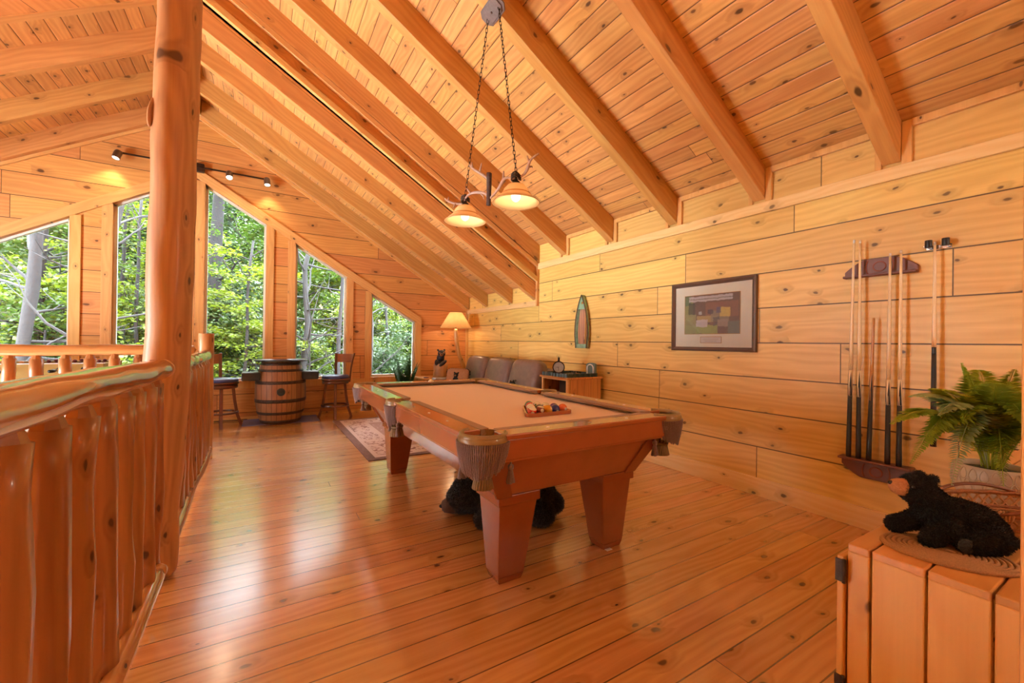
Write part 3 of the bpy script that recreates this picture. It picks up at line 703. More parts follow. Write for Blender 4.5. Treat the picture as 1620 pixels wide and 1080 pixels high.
# ------------------------------------------------------------------ pendant light
def pendant():
    c = Vector((1.40, 2.63, 3.60))
    t = empty('pendant_light', (c.x,c.y,0), 0, 'two shade antler pendant light on chains above the pool table', 'pendant light')
    L = lambda p: (p[0]-c.x, p[1]-c.y, p[2])
    # canopy plate, octagonal, lying on the underside of the rafter
    ang = math.atan(S)
    mb = MB(); oc = lambda k: [(k*(.075),k*.05),(k*.035,k*.062+.0),(-k*.035,k*.062),(-k*.075,k*.05)]
    poly = [(.12,.028),(.085,.062),(-.085,.062),(-.12,.028),(-.12,-.028),(-.085,-.062),(.085,-.062),(.12,-.028)]
    Mx = T(0,0,zn(c.x)-.001) @ RY(math.atan(S)) @ RZ(PI/2)
    mb.prism(poly, .014, 'z', -.014, M=Mx); mb.prism([(a*.82,b*.8) for a,b in poly], .010, 'z', -.024, M=Mx)
    mb.ell((0,0,-.03), .008, 8, 6, M=Mx); mb.build('canopy_plate', plain('pewter', (.23,.19,.18,1), .5, 60, .2, .2, Metallic=.4), t, bevel=.003)
    zc = zn(c.x)-.02
    A = Vector((1.335, 2.925, 2.27)); B = Vector((1.435, 2.345, 2.27))     # over the two shades
    def chain(p0, p1, name, lab=None):
        mb = MB(); p0, p1 = Vector(p0), Vector(p1); L_ = (p1-p0).length; n = int(L_/.030); d = (p1-p0).normalized()
        q = d.to_track_quat('Z','Y').to_matrix().to_4x4()
        for i in range(n):
            m = T(p0+d*(L_*(i+.5)/n)) @ q @ RZ(PI/2*(i%2)+.4)
            pts = [(.0075*math.cos(a), 0, .0145*math.sin(a)+(.006 if math.sin(a) > 0 else -.006)) for a in [2*PI*k/10 for k in range(11)]]
            mb.tube(pts, .0021, 5, False, M=m)
        return mb.build(name, M['darkmetal'], t)
    chain(L((c.x-.005, c.y+.07, zc-.003)), L((A.x, A.y, A.z+.06)), 'chain'); chain(L((c.x+.005, c.y-.07, zc+.003)), L((B.x, B.y, B.z+.06)), 'chain')
    # hanging post and antlers
    mb = MB(); mid = (A+B)/2
    hewn(mb, [Vector(L((mid.x, mid.y, z))) for z in (2.18,2.23,2.28,2.33,2.38,2.41)], .017, .019, 10, 0, .35); mb.build('centre_post', plain('bark_brown', (.09,.045,.03,1), .7, 60, .5, .6), t)
    am = plain('antler', (.52,.33,.24,1), .5, 30, .3, .3)
    def antler(S0, E0, up, name, tines):
        mb = MB(); S0, E0 = Vector(S0), Vector(E0); pts = []
        for k in range(13):
            q = k/12; p = S0.lerp(E0, q); p.z += up*math.sin(q*PI); p.x += .02*math.sin(q*6); pts.append(Vector(L(p)))
        mb.tube(pts, [.011-.005*abs(k-5)/7 for k in range(13)], 8)
        for k, d in tines:
            p = pts[k]; d = Vector(d); mb.tube([p, p+d*.4+Vector((0,0,.004)), p+d*.8+Vector((.004,.004,.012)), p+d], [.009,.007,.005,.002], 6)
        return mb.build(name, am, t)
    dY = (B-A).normalized()
    antler((mid.x, mid.y, 2.22), (B.x, B.y, 2.285), .055, 'antler', [(7,(0,-.0,.06)), (5,(.05,.02,.03))])
    antler((B.x, B.y, 2.28), B+dY*.16+Vector((.05,0,.14)), .0, 'antler', [(6,(.05,.02,.01)),(8,(.0,.04,.05))])
    antler((mid.x, mid.y, 2.24), (A.x, A.y, 2.285), .05, 'antler', [(5,(.02,-.02,-.05)), (8,(-.04,.01,.03))])
    antler((A.x, A.y, 2.27), A-dY*.14+Vector((-.08,0,.05)), -.02, 'antler', [(6,(-.02,0,-.04)),(9,(.0,.0,.03))])
    antler((mid.x, mid.y+.01, 2.36), (mid.x-.08, mid.y+.14, 2.50), .0, 'antler', [(6,(.01,-.01,.07)),(9,(-.01,.0,.04))])
    sm = NT('frosted_amber_glass'); d = sm.n('BsdfDiffuse'); g = sm.n('NewGeometry')
    colr = sm.mix(g.outputs['Backfacing'], (.86,.62,.32,1), (.86,.70,.56,1)); sm.set(d,'Color',colr)
    tr = sm.n('BsdfTranslucent'); sm.set(tr,'Color',(.88,.64,.38,1)); gl = sm.n('BsdfGlossy', i_Roughness=.25)
    m1 = sm.n('MixShader'); sm.set(m1,'0',.42); sm.t.links.new(d.outputs[0], m1.inputs[1]); sm.t.links.new(tr.outputs[0], m1.inputs[2])
    m2 = sm.n('MixShader'); sm.set(m2,'0',.05); sm.t.links.new(m1.outputs[0], m2.inputs[1]); sm.t.links.new(gl.outputs[0], m2.inputs[2])
    o_ = sm.n('OutputMaterial'); sm.t.links.new(m2.outputs[0], o_.inputs[0])
    bm_ = emis('warm_bulb', (1,.88,.74,1), 5)
    for Q, sc in ((A,1.0),(B,1.0)):
        mb = MB(); x, y, _ = L(Q)
        prof = [(.158,2.124),(.152,2.130),(.146,2.128),(.128,2.150),(.098,2.173),(.090,2.180),(.078,2.212),(.055,2.238),(.030,2.247),(.018,2.250)]
        mb.lathe(prof, 40, (x,y,0), capb=False, capt=False)
        mb.build('lamp_shade', sm.m, t, solid=.004)
        mb = MB(); mb.lathe([(.094,2.178),(.099,2.176),(.0985,2.182),(.093,2.186)], 40, (x,y,0), capb=False, capt=False); mb.build('shade_band', plain('shade_band_amber', (.55,.25,.06,1), .5), t)
        mb = MB(); mb.lathe([(.0,2.245),(.022,2.245),(.026,2.262),(.012,2.275),(.008,2.30)], 16, (x,y,0))
        for k in range(3):
            mb.tube([(x+.032*math.cos(a), y+.032*math.sin(a)*.9, 2.285+.012*k+.01*math.sin(a*2)) for a in [2*PI*j/14 for j in range(15)]], .005, 6, False)
        mb.tube([(x,y,2.29),(x,y,2.335)], .004, 6)
        mb.build('lamp_fitter', M['darkmetal'], t)
        mb = MB(); mb.ell((x,y,2.168), (.030,.030,.034), 20, 14); mb.build('bulb', bm_, t)
        point('pendant_lamp', (Q.x, Q.y, 2.105), 1.6, (1,.76,.52), .035)
    return t
pendant()

# ------------------------------------------------------------------ track light on the gable
def track():
    y = YG-.075; z = 3.605
    t = empty('track_light', (-.77, YG, z), 0, 'black wall track light with small spot heads above the windows', 'track light')
    mb = MB(); mb.box(-.80,.82,-.088,-.070,-.010,.010); mb.build('track_bar', M['darkmetal'], t, bevel=.002)
    mb = MB(); mb.box(-.065,.065,-.075,0,-.06,.06); mb.build('canopy_box', M['darkmetal'], t, bevel=.006)
    for x, tgt in ((-.84,(-.9,0,-1)), (-.30,(-.3,-.4,-1)), (.36,(.1,-.55,-1)), (.83,(.25,-.12,-1))):
        d = Vector((tgt[0]*.25, -.30+tgt[1]*.3, -1)).normalized() if x != .36 else Vector((.06,-.62,-1)).normalized()
        q = d.to_track_quat('-Z','Y').to_matrix().to_4x4(); m = T(x,-.105,-.045) @ q
        mb = MB(); mb.tube([(x,-.08,.0),(x,-.10,-.01)], .008, 8); mb.lathe([(.040,-.055),(.041,-.05),(.041,.035),(.036,.058),(.02,.068),(.0,.07)], 24, M=m, capb=False)
        hd = mb.build('spot_head', M['brushed'], t, solid=.003)
        mb = MB(); mb.lathe([(.0,-.046),(.030,-.047),(.037,-.049)], 20, M=m, capb=False, capt=False)
        mb.build('spot_bulb', emis('spot_face', (1,.83,.66,1), 9 if x == .36 else 3), hd)
        p = Vector((-.77,YG,z)) + Vector((m @ Vector((0,0,-.075))))
        spot('track_lamp', p, p+d+Vector((0,.25,0)), 14, (1,.76,.50), 100, .03)
    return t
track()
# ------------------------------------------------------------------ soft bodies
def blob(name, ells, voxel, mat, parent=None, smooth=6, disp=0, link=True):
    """ellipsoids (centre, radii, euler) merged into one continuous skin"""
    mb = MB()
    for e in ells:
        c, r = e[0], e[1]; rot = e[2] if len(e) > 2 else (0,0,0)
        from mathutils import Euler
        mm = T(*c) @ Euler(rot).to_matrix().to_4x4()
        mb.ell((0,0,0), r, 20, 14, M=mm)
    o = mb.build(name, mat)
    m = o.modifiers.new('r','REMESH'); m.mode = 'VOXEL'; m.voxel_size = voxel; m.use_smooth_shade = True
    m = o.modifiers.new('s','SMOOTH'); m.factor = .6; m.iterations = smooth
    dg = bpy.context.evaluated_depsgraph_get(); dg.update()
    me = bpy.data.meshes.new_from_object(o.evaluated_get(dg)); o.modifiers.clear(); o.data = me; me.name = name
    if not me.materials: me.materials.append(mat)
    if disp:
        for v in me.vertices: v.co += v.normal*disp*mnoise.noise(v.co*120)
    me.polygons.foreach_set('use_smooth', [True]*len(me.polygons))
    if parent is not None: o.parent = parent
    return o
def limb(p0, p1, r0, r1, n=5):
    p0, p1 = Vector(p0), Vector(p1); out = []
    for i in range(n+1):
        q = i/n; r = r0+(r1-r0)*q; out.append((tuple(p0.lerp(p1, q)), (r,r,r)))
    return out
def fur(o, count, ln, wd, mat, comb=(0,0,-.4), skip=None, name='fur', parent=None):
    me = o.data; polys = me.polygons; areas = [p.area for p in polys]; mb = MB(); rnd = random.Random(5)
    ch = rnd.choices(range(len(polys)), weights=areas, k=count); cb = Vector(comb)
    for k in ch:
        p = polys[k]; n = p.normal; c = p.center+Vector((rnd.uniform(-1,1),rnd.uniform(-1,1),rnd.uniform(-1,1)))*wd*1.5
        if skip and skip(c): continue
        d = (n+cb*rnd.uniform(.4,1.2)+Vector((rnd.uniform(-1,1),rnd.uniform(-1,1),rnd.uniform(-1,1)))*.55).normalized()
        s = d.cross(Vector((rnd.uniform(-1,1),rnd.uniform(-1,1),rnd.uniform(-1,1)))).normalized()*wd*.5
        L = ln*rnd.uniform(.6,1.25); c = c-n*.001
        mid = c+d*L*.55+n*L*.08
        mb.add([c-s, c+s, mid+s*.8, mid-s*.8, c+d*L+cb*L*.25], [(0,1,2,3),(3,2,4)])
    h = mb.build(name, mat, parent if parent is not None else o); h['kind'] = 'stuff'; return h

# ------------------------------------------------------------------ barrel arcade, mat, stools, rug
def barrel():
    t = empty('barrel_table', (.27,6.98,.008), 0, 'old wooden barrel arcade table with black rim top and side controls by the window', 'barrel table')
    wm = wood('barrel_oak', (.34,.165,.075,1), (.20,.085,.035,1), A=(0,0,1), B=(1,0,0), pw=.062, gw=.003, gdark=.15, knots=.1, tone=.22, rough=.5)
    Rr = lambda z: .245+.085*(1-((z-.43)/.45)**2)
    mb = MB(); prof = [(Rr(z)-.0, z) for z in [.0+.88*i/22 for i in range(23)]]; mb.lathe(prof, 48); mb.build('barrel_body', wm, t)
    for z, h in ((.028,.045),(.15,.04),(.325,.05),(.585,.045),(.755,.035),(.845,.035)):
        mb = MB(); mb.lathe([(Rr(z-h/2)+.002, z-h/2), (Rr(z-h/2)+.006, z-h/2+.003), (Rr(z+h/2)+.006, z+h/2-.003), (Rr(z+h/2)+.002, z+h/2)], 48, capb=False, capt=False); mb.build('hoop', M['hoop'], t)
    mb = MB(); mb.lathe([(.0,.885),(.345,.885),(.352,.890),(.352,.900),(.345,.905),(.0,.905)], 56); mb.build('table_top', M['gunmetal'], t)
    mb = MB(); mb.lathe([(.0,.906),(.335,.906),(.335,.911),(.0,.911)], 56); mb.build('glass_top', plain('dark_glass_purple_sheen', (.12,.10,.16,1), .08, Coat_Weight=.8), t)  # purple reflection put into the dark base colour
    for sx in (-1,1):
        mb = MB(); a, b = sorted((sx*.26, sx*.485)); mb.box(a, b, -.20, .20, .615, .735)
        cp = mb.build('control_panel', M['gunmetal'], t, bevel=.02, seg=3)
        mb = MB(); x = sx*.40; mb.tube([(x,-.05,.73),(x,-.05,.785)], .005, 8); mb.ell((x,-.05,.797), .016, 12, 8); mb.build('joystick', M['black'], cp)
        for k in range(5):
            mb = MB(); mb.lathe([(.013,.733),(.013,.741),(.0,.743)], 12, (sx*(.36+.045*(k%2)), .04+.035*k, 0)); mb.build('button', [M['black'], plain('button_red', (.4,.03,.02,1), .3)][0], cp)
    a0 = math.atan2(-6.95+.0, -.27)   # faces the room
    Mx = T(0,0,.46) @ RZ(math.radians(-92)) @ T(.331,0,0) @ RY(PI/2)
    mb = MB(); mb.lathe([(.0,-.01),(.052,-.01),(.055,.004),(.050,.010),(.036,.008),(.030,.003),(.0,.003)], 32, M=Mx); mb.build('bung_emblem', M['gunmetal'], t)
    mb = MB(); mb.lathe([(.0,.004),(.012,.006),(.010,.010),(.0,.011)], 16, M=Mx); mb.build('bung_bolt', M['hoop'], t)
barrel()
mb = MB(); mb.box(-.49,.49,-.30,.235,0,.008); tag(mb.build('floor_mat', M['mat'], loc=(.29,7.10,0), rot=(0,0,-.015), bevel=.003), 'flat blue rubber mat under the barrel table', 'mat')
mb = MB(); mb.tube([(-.15,7.32,.012),(-.28,7.30,.012),(-.42,7.33,.012),(-.60,7.31,.012),(-.9,7.325,.012)], .006, 6)
tag(mb.build('power_cord', M['black']), 'thin black cord lying along the window wall behind the left stool', 'cord')
def stool():
    t = empty('bar_stool', (0,0,0)); W = M['stoolwood']
    for a in (45,135,225,315):
        a = math.radians(a); c, s = math.cos(a), math.sin(a); mb = MB()
        pts = [(.135*c,.135*s,.545),(.155*c,.155*s,.35),(.185*c,.185*s,.16),(.235*c,.235*s,.0)]
        vs = []; w = .019
        for p in pts:
            for dx, dy in ((-w,-w),(w,-w),(w,w),(-w,w)): vs.append((p[0]+dx*c-dy*s*.9, p[1]+dx*s+dy*c*.9, p[2]))
        mb.add(vs, [(i*4+j,i*4+(j+1)%4,(i+1)*4+(j+1)%4,(i+1)*4+j) for i in range(3) for j in range(4)]+[(3,2,1,0),(12,13,14,15)]); mb.build('leg', W, t, bevel=.003)
    mb = MB(); mb.lathe([(.178,.175),(.207,.175),(.207,.200),(.178,.200),(.178,.175)], 32, capb=False, capt=False); mb.build('foot_ring', W, t, bevel=.002)
    mb = MB(); mb.lathe([(.0,.525),(.185,.525),(.193,.535),(.193,.565),(.185,.572),(.0,.572)], 36); mb.build('seat_frame', W, t)
    mb = MB(); mb.lathe([(.0,.580),(.198,.580),(.206,.588),(.206,.602),(.198,.61),(.0,.61)], 36); mb.build('swivel_rim', W, t)
    mb = MB(); mb.lathe([(.0,.608),(.190,.608),(.200,.620),(.200,.640),(.185,.656),(.12,.664),(.0,.668)], 36); mb.build('seat', M['blueleather'], t)
    for sy in (-1,1):
        mb = MB(); a = sy*math.radians(43); c, s = math.cos(a), math.sin(a)
        vs = []
        for r, z in ((.205,.545),(.215,.64),(.225,.76),(.25,.90),(.275,1.0)):
            for dr, dt in ((-.012,-.019),(.012,-.019),(.012,.019),(-.012,.019)): vs.append(((r+dr)*c-dt*s, (r+dr)*s+dt*c, z))
        mb.add(vs, [(i*4+j,i*4+(j+1)%4,(i+1)*4+(j+1)%4,(i+1)*4+j) for i in range(4) for j in range(4)]+[(3,2,1,0),(16,17,18,19)]); mb.build('back_post', W, t, bevel=.003)
    mb = MB(); n = 14; vs = []
    for z, r in ((.85,.232),(.985,.262)):
        for rr in (r, r+.018):
            for i in range(n+1):
                a = math.radians(-41+82*i/n); vs.append((rr*math.cos(a)*1.02, rr*math.sin(a), z))
    m = n+1; fs = []
    for i in range(n): fs += [(i,i+1,2*m+i+1,2*m+i),(m+i+1,m+i,3*m+i,3*m+i+1),(2*m+i,2*m+i+1,3*m+i+1,3*m+i),(i+1,i,m+i,m+i+1)]
    fs += [(0,2*m,3*m,m),(n,m+n,3*m+n,2*m+n)]; mb.add(vs, fs, False); mb.build('back_rail', wood('stool_back', (.34,.13,.045,1), (.22,.07,.025,1), A=(0,1,0), B=(0,0,1), knots=0, rough=.3, coat=.3), t)
    return t
s1 = stool(); s2 = copy_tree(s1)
for s, x, y, rz, lb in ((s1, 1.02, 7.02, math.radians(38), 'swivel bar stool with blue leather seat standing right of the barrel table'), (s2, -.45, 6.97, math.radians(140), 'swivel bar stool with blue leather seat between newel post and barrel table')):
    s.location = (x,y,0); s.rotation_euler = (0,0,rz); tag(s, lb, 'stool', 'bar stools at the barrel table')
# rug
t_ = NT('rug_weave'); P = t_.obj(); sp = t_.n('SeparateXYZ'); t_.t.links.new(P, sp.inputs[0]); X, Yy = sp.outputs[0], sp.outputs[1]
HX, HY = .72, 1.20
dx = t_.math('SUBTRACT', HX, t_.math('ABSOLUTE', X)); dy = t_.math('SUBTRACT', HY, t_.math('ABSOLUTE', Yy)); de = t_.math('MINIMUM', dx, dy)
n1 = t_.noise(P, 15, 4, .6, 1.0); n2 = t_.noise(P, 26, 3, .6); vo = t_.n('TexVoronoi', i_Scale=7.0, feature='F1'); t_.t.links.new(P, vo.inputs['Vector'])
leafm = t_.math('GREATER_THAN', t_.math('ADD', t_.math('MULTIPLY', n1, .8), t_.math('MULTIPLY', n2, .35)), .62)
band = t_.math('MULTIPLY', t_.math('GREATER_THAN', de, .13), t_.math('LESS_THAN', de, .36))
inner = t_.math('MULTIPLY', t_.math('GREATER_THAN', de, .42), t_.math('GREATER_THAN', t_.math('ADD', n1, t_.math('MULTIPLY', n2, .3)), .52))
field = t_.mix(t_.math('MULTIPLY', leafm, band), (.62,.47,.42,1), (.24,.12,.10,1))
field = t_.mix(t_.math('MULTIPLY', inner, .8), field, (.34,.19,.15,1))
bcol = t_.mix(n2, (.10,.045,.035,1), (.30,.17,.13,1))
c_ = t_.mix(t_.math('LESS_THAN', de, .085), field, bcol)
M['rug'] = t_.out(c_, .95, bump=t_.noise(P, 500, 2, .5), bstr=.4)
mb = MB(); mb.box(-HX,HX,-HY,HY,0,.009); tag(mb.build('area_rug', M['rug'], loc=(1.655,5.47,0), bevel=.004), 'cream and brown botanical patterned rug beyond the pool table', 'rug')

# ------------------------------------------------------------------ foosball table
def foosball():
    x0, x1, y0, y1 = -2.95, -1.42, 6.02, 6.72
    t = empty('foosball_table', ((x0+x1)/2, (y0+y1)/2, 0), 0, 'yellow sided foosball table with chrome rods behind the far railing', 'foosball table')
    hx, hy = (x1-x0)/2, (y1-y0)/2
    mb = MB(); mb.box(-hx,hx,-hy,-hy+.03,.66,.925); mb.box(-hx,hx,hy-.03,hy,.66,.925); mb.box(-hx,-hx+.03,-hy+.03,hy-.03,.66,.925); mb.box(hx-.03,hx,-hy+.03,hy-.03,.66,.925); mb.build('cabinet', M['gold'], t, bevel=.004)
    mb = MB(); mb.box(-hx-.004,hx+.004,-hy-.004,-hy+.034,.925,.932); mb.box(-hx-.004,hx+.004,hy-.034,hy+.004,.925,.932); mb.build('edge_trim', M['white'], t)
    mb = MB(); mb.box(-hx+.03,hx-.03,-hy+.03,hy-.03,.76,.77); mb.build('playfield', plain('field_green', (.03,.16,.05,1), .5), t)
    for sx in (-1,1):
        for sy in (-1,1):
            mb = MB(); a, b = sx*(hx-.05), sy*(hy-.05); mb.box(a-.045,a+.045,b-.045,b+.045,0,.665); mb.build('leg', M['gold'], t, bevel=.004)
    pm = [plain('player_orange', (.62,.27,.10,1), .4), plain('player_maroon', (.20,.03,.04,1), .4)]
    for k in range(8):
        x = -hx+.14+(2*hx-.28)*k/7; mb = MB(); side = -1 if k % 2 == 0 else 1
        mb.tube([(x,-hy-.16 if side < 0 else -hy-.06, .865),(x,hy+.06 if side < 0 else hy+.16,.865)], .0085, 10); rod = mb.build('rod', M['chrome'], t)
        mb = MB(); mb.tube([(x,side*(hy+.15),.865),(x,side*(hy+.17),.865),(x,side*(hy+.26),.865)], [.014,.018,.016], 12); mb.build('handle', M['black'], rod)
        mb = MB(); mb.tube([(x,-hy-.014,.865),(x,-hy,.865)], .030, 16); mb.build('bearing', M['black'], rod)
        for q in range(3):
            y = -.2+.2*q; tl = (.0, .35, -.3, .2, .45, -.2, .1, .3)[k]
            m = T(x,y,.865) @ RY(tl+PI*(0))
            mb = MB(); mb.box(-.014,.014,-.020,.020,-.035,.055,M=m); mb.ell((0,0,.075),.018,10,8,M=m); mb.box(-.020,.020,-.014,.014,-.075,-.035,M=m); mb.build('player', pm[0 if k < 5 else 1], rod, bevel=.004)
foosball()

# ------------------------------------------------------------------ sofa
def cushion_mesh(w, h, d, bulge=.04, n=10):
    """rounded pillow: x width, z height, y depth"""
    mb = MB(); vs = []; fs = []
    mb.ell((0,0,0), (1,1,1), 28, 18)
    out = []
    for v in mb.v:
        x, y, z = v; e = .42
        f = lambda a, ee: math.copysign(abs(a)**ee, a)
        out.append((f(x,e)*w/2, f(y,.75)*d/2*(1), f(z,e)*h/2))
    mb.v = out; return mb
def sofa():
    t = empty('leather_sofa', (2.95,5.43,0), 0, 'brown leather three cushion sofa against the right wall', 'sofa')
    S_ = M['sofa']
    mb = MB(); mb.box(-.48,.44,-1.12,1.12,.06,.30); mb.build('base', S_, t, bevel=.03, seg=3)
    mb = MB(); mb.box(.22,.44,-1.12,1.12,.28,.86); mb.build('back_frame', S_, t, bevel=.05, seg=4)
    for sy in (-1,1):
        mb = MB(); mb.box(-.48,.42,sy*1.22-.12,sy*1.22+.12,.06,.60); mb.build('arm', S_, t, bevel=.06, seg=4)
        for sx in (-1,1):
            mb = MB(); mb.box(sx*.40-.03,sx*.40+.03,sy*1.2-.03,sy*1.2+.03,0,.065); mb.build('foot', M['stoolwood'], t)
    for k, yc in enumerate((-.735,0,.735)):
        mb = MB(); mb.box(-.50,.16,yc-.36,yc+.36,.29,.47); mb.build('seat_cushion', S_, t, bevel=.05, seg=4)
        q = cushion_mesh(.70,.54,.24); m = T(.13,yc,.71) @ RY(math.radians(14)) @ RZ(PI/2)
        q.v = [tuple(m @ Vector(v)) for v in q.v]; q.build('back_cushion', S_, t)
sofa()
# bear pillow on the far seat
def pillow():
    t = empty('throw_pillow', (2.74,6.20,.49), math.radians(-58), 'tan throw pillow with a black bear face and dark fringe on the far sofa seat', 'pillow')
    m = T(0,0,.15) @ RX(math.radians(-14))
    q = cushion_mesh(.42,.27,.12); q.v = [tuple(m @ Vector(v)) for v in q.v]; q.build('cushion', plain('tan_suede', (.42,.22,.12,1), .85, 40, .15, .3), t)
    mb = MB()
    for i in range(90):
        a = 2*PI*i/90; f = lambda c, e: math.copysign(abs(c)**e, c); x, z = f(math.cos(a),.45)*.21, f(math.sin(a),.45)*.12
        p = m @ Vector((x,0,z)); p2 = m @ Vector((x*1.10+random.uniform(-.01,.01), random.uniform(-.012,.012), z*1.17)); mb.tube([p,p2], [.009,.004], 4)
    mb.build('fringe', M['fur'], t)
    e = [((0,-.058,.015),(.045,.02,.042)),((-.036,-.055,.055),(.017,.014,.017)),((.036,-.055,.055),(.017,.014,.017)),((0,-.05,-.06),(.06,.02,.05))]
    b = blob('bear_face', [(tuple(m @ Vector(c)), r) for c, r in e], .006, M['fur'], t)
    mb = MB(); mb.ell(tuple(m @ Vector((0,-.080,.005))), (.018,.012,.014)); mb.build('muzzle', M['muzzle'], t)
pillow()
def small_plush():
    t = empty('plush_animal', (2.86,4.74,.47), math.radians(200), 'small grey and black plush animal sitting on the near sofa seat', 'plush toy')
    b = blob('body', [((0,0,.07),(.06,.055,.075)),((.0,.02,.175),(.05,.045,.045)),((.035,.02,.22),(.014,.01,.02)),((-.035,.02,.22),(.014,.01,.02)),((.05,.05,.03),(.05,.025,.025)),((-.05,.05,.03),(.05,.025,.025))], .006, M['furgrey'], t)
    mb = MB(); pts = [(-.05,-.03,.05),(-.11,-.02,.10),(-.13,.0,.17),(-.10,.01,.23)]; mb.tube(pts, [.02,.026,.028,.014], 10); mb.build('tail', M['fur'], t)
    mb = MB(); mb.ell((0,.062,.165),(.020,.018,.016)); mb.build('muzzle', plain('plush_white', (.5,.42,.38,1), .9), t)
small_plush()

# ------------------------------------------------------------------ end table, carved bear, lamp
def end_table():
    t = empty('end_table', (2.60,6.95,0), 0, 'light pine end table under the carved bear in the far corner', 'end table')
    mb = MB(); mb.box(-.27,.27,-.25,.25,.555,.585); mb.build('table_top', M['trim_x'], t, bevel=.006)
    mb = MB(); mb.box(-.23,.23,-.21,-.195,.48,.555); mb.box(-.23,.23,.195,.21,.48,.555); mb.box(-.23,-.215,-.195,.195,.48,.555); mb.box(.215,.23,-.195,.195,.48,.555); mb.build('apron', M['trim_x'], t)
    for sx in (-1,1):
        for sy in (-1,1):
            mb = MB(); mb.box(sx*.22-.022,sx*.22+.022,sy*.20-.022,sy*.20+.022,0,.555); mb.build('leg', M['trim_z'], t, bevel=.004)
end_table()
mb = MB(); mb.lathe([(0,0),(.045,0),(.047,.006),(.042,.010),(0,.010)], 24); tag(mb.build('coaster', plain('purple_coaster', (.16,.06,.22,1), .5), loc=(2.42,6.80,.585)), 'small round purple coaster on the end table', 'coaster')
def carved_bear():
    t = empty('carved_bear', (2.715,6.90,.585), math.radians(-12), 'painted wooden bear carving climbing out of a stump on the end table', 'figurine')
    t.scale = (1.18,1.18,1.22)
    mb = MB(); prof = [(.105,.0),(.108,.03),(.100,.10),(.104,.17),(.098,.19)]
    mb.lathe(prof, 22); mb.lathe([(.098,.19),(.085,.192),(.082,.17),(0,.17)], 22, capb=False); mb.v = [(x*(1+.04*mnoise.noise(Vector((x*30,y*30,z*6)))), y*(1+.04*mnoise.noise(Vector((x*30,y*30,z*6)))), z) for x,y,z in mb.v]
    mb.build('stump', wood('stump_wood', (.62,.36,.17,1), (.42,.22,.09,1), A=(0,0,1), B=(1,0,0), knots=.2, tone=.05), t)
    cb = plain('carved_black', (.018,.022,.040,1), .4, 60, .6, .7, Coat_Weight=.3)
    b = blob('bear_bust', [((0,.01,.19),(.075,.065,.07)),((.0,-.0,.27),(.06,.055,.06)),((.01,-.025,.335),(.058,.055,.052)),((-.04,-.0,.385),(.018,.014,.018)),((.055,-.0,.385),(.018,.014,.018)),
        ((.02,-.09,.20),(.075,.03,.028),(0,-.6,.3)),((-.07,-.07,.21),(.03,.035,.045))], .007, cb, t, disp=.003)
    mb = MB(); mb.ell((.0,-.082,.318),(.028,.032,.022)); mb.ell((-.024,-.066,.345),(.012,.01,.012)); mb.ell((.035,-.07,.345),(.012,.01,.012)); mb.build('muzzle', plain('carved_tan', (.38,.15,.06,1), .5), t)
    mb = MB(); mb.ell((.0,-.113,.327),(.010,.008,.008)); mb.build('nose', M['nose'], t)
carved_bear()
def branch_lamp():
    t = empty('floor_lamp', (3.13,6.93,0), 0, 'floor lamp with a crooked peeled branch pole and tan cone shade', 'lamp')
    bm = wood('peeled_branch', (.80,.52,.22,1), (.60,.33,.11,1), A=(0,0,1), B=(1,0,0), knots=.3, rough=.35, coat=.3)
    mb = MB(); key = [(.09,0,.02),(.10,0,.30),(.105,0,.50),(.06,0,.70),(.005,0,.86),(-.045,0,.97),(-.085,0,1.12),(-.115,0,1.27),(-.12,0,1.44)]
    pts = []
    for i in range(len(key)-1):
        for q in range(3): pts.append(Vector(key[i]).lerp(Vector(key[i+1]), q/3))
    pts.append(Vector(key[-1])); mb2 = MB(); hewn(mb2, pts, .046, .034, 14, 0, .25); mb2.build('lamp_pole', bm, t, subd=1)
    mb = MB(); mb.lathe([(0,0),(.16,0),(.16,.02),(.12,.035),(0,.035)], 28, (.07,0,0)); mb.build('base', bm, t)
    mb = MB(); mb.tube([(-.12,0,1.43),(-.12,0,1.58)], .008, 8); mb.build('harp', M['darkmetal'], t)
    sm = NT('parchment_shade'); d = sm.n('BsdfDiffuse'); nz = sm.noise(sm.obj(), 12, 4, .6); colr = sm.mix(nz, (.78,.52,.24,1), (.62,.36,.14,1)); sm.set(d,'Color',colr)
    tr = sm.n('BsdfTranslucent'); sm.set(tr,'Color',colr); m1 = sm.n('MixShader'); sm.set(m1,'0',.5); sm.t.links.new(d.outputs[0], m1.inputs[1]); sm.t.links.new(tr.outputs[0], m1.inputs[2]); o_ = sm.n('OutputMaterial'); sm.t.links.new(m1.outputs[0], o_.inputs[0])
    mb = MB(); mb.lathe([(.285,1.452),(.275,1.463),(.115,1.725),(.108,1.73)], 48, (-.12,0,0), capb=False, capt=False); mb.build('lamp_shade', sm.m, t)
    mb = MB(); mb.ell((-.12,0,1.58), (.03,.03,.038)); mb.build('bulb', emis('lamp_bulb', (1,.75,.5,1), 4), t)
    point('table_lamp', (3.01,6.93,1.54), 8, (1,.68,.40), .05)
branch_lamp()

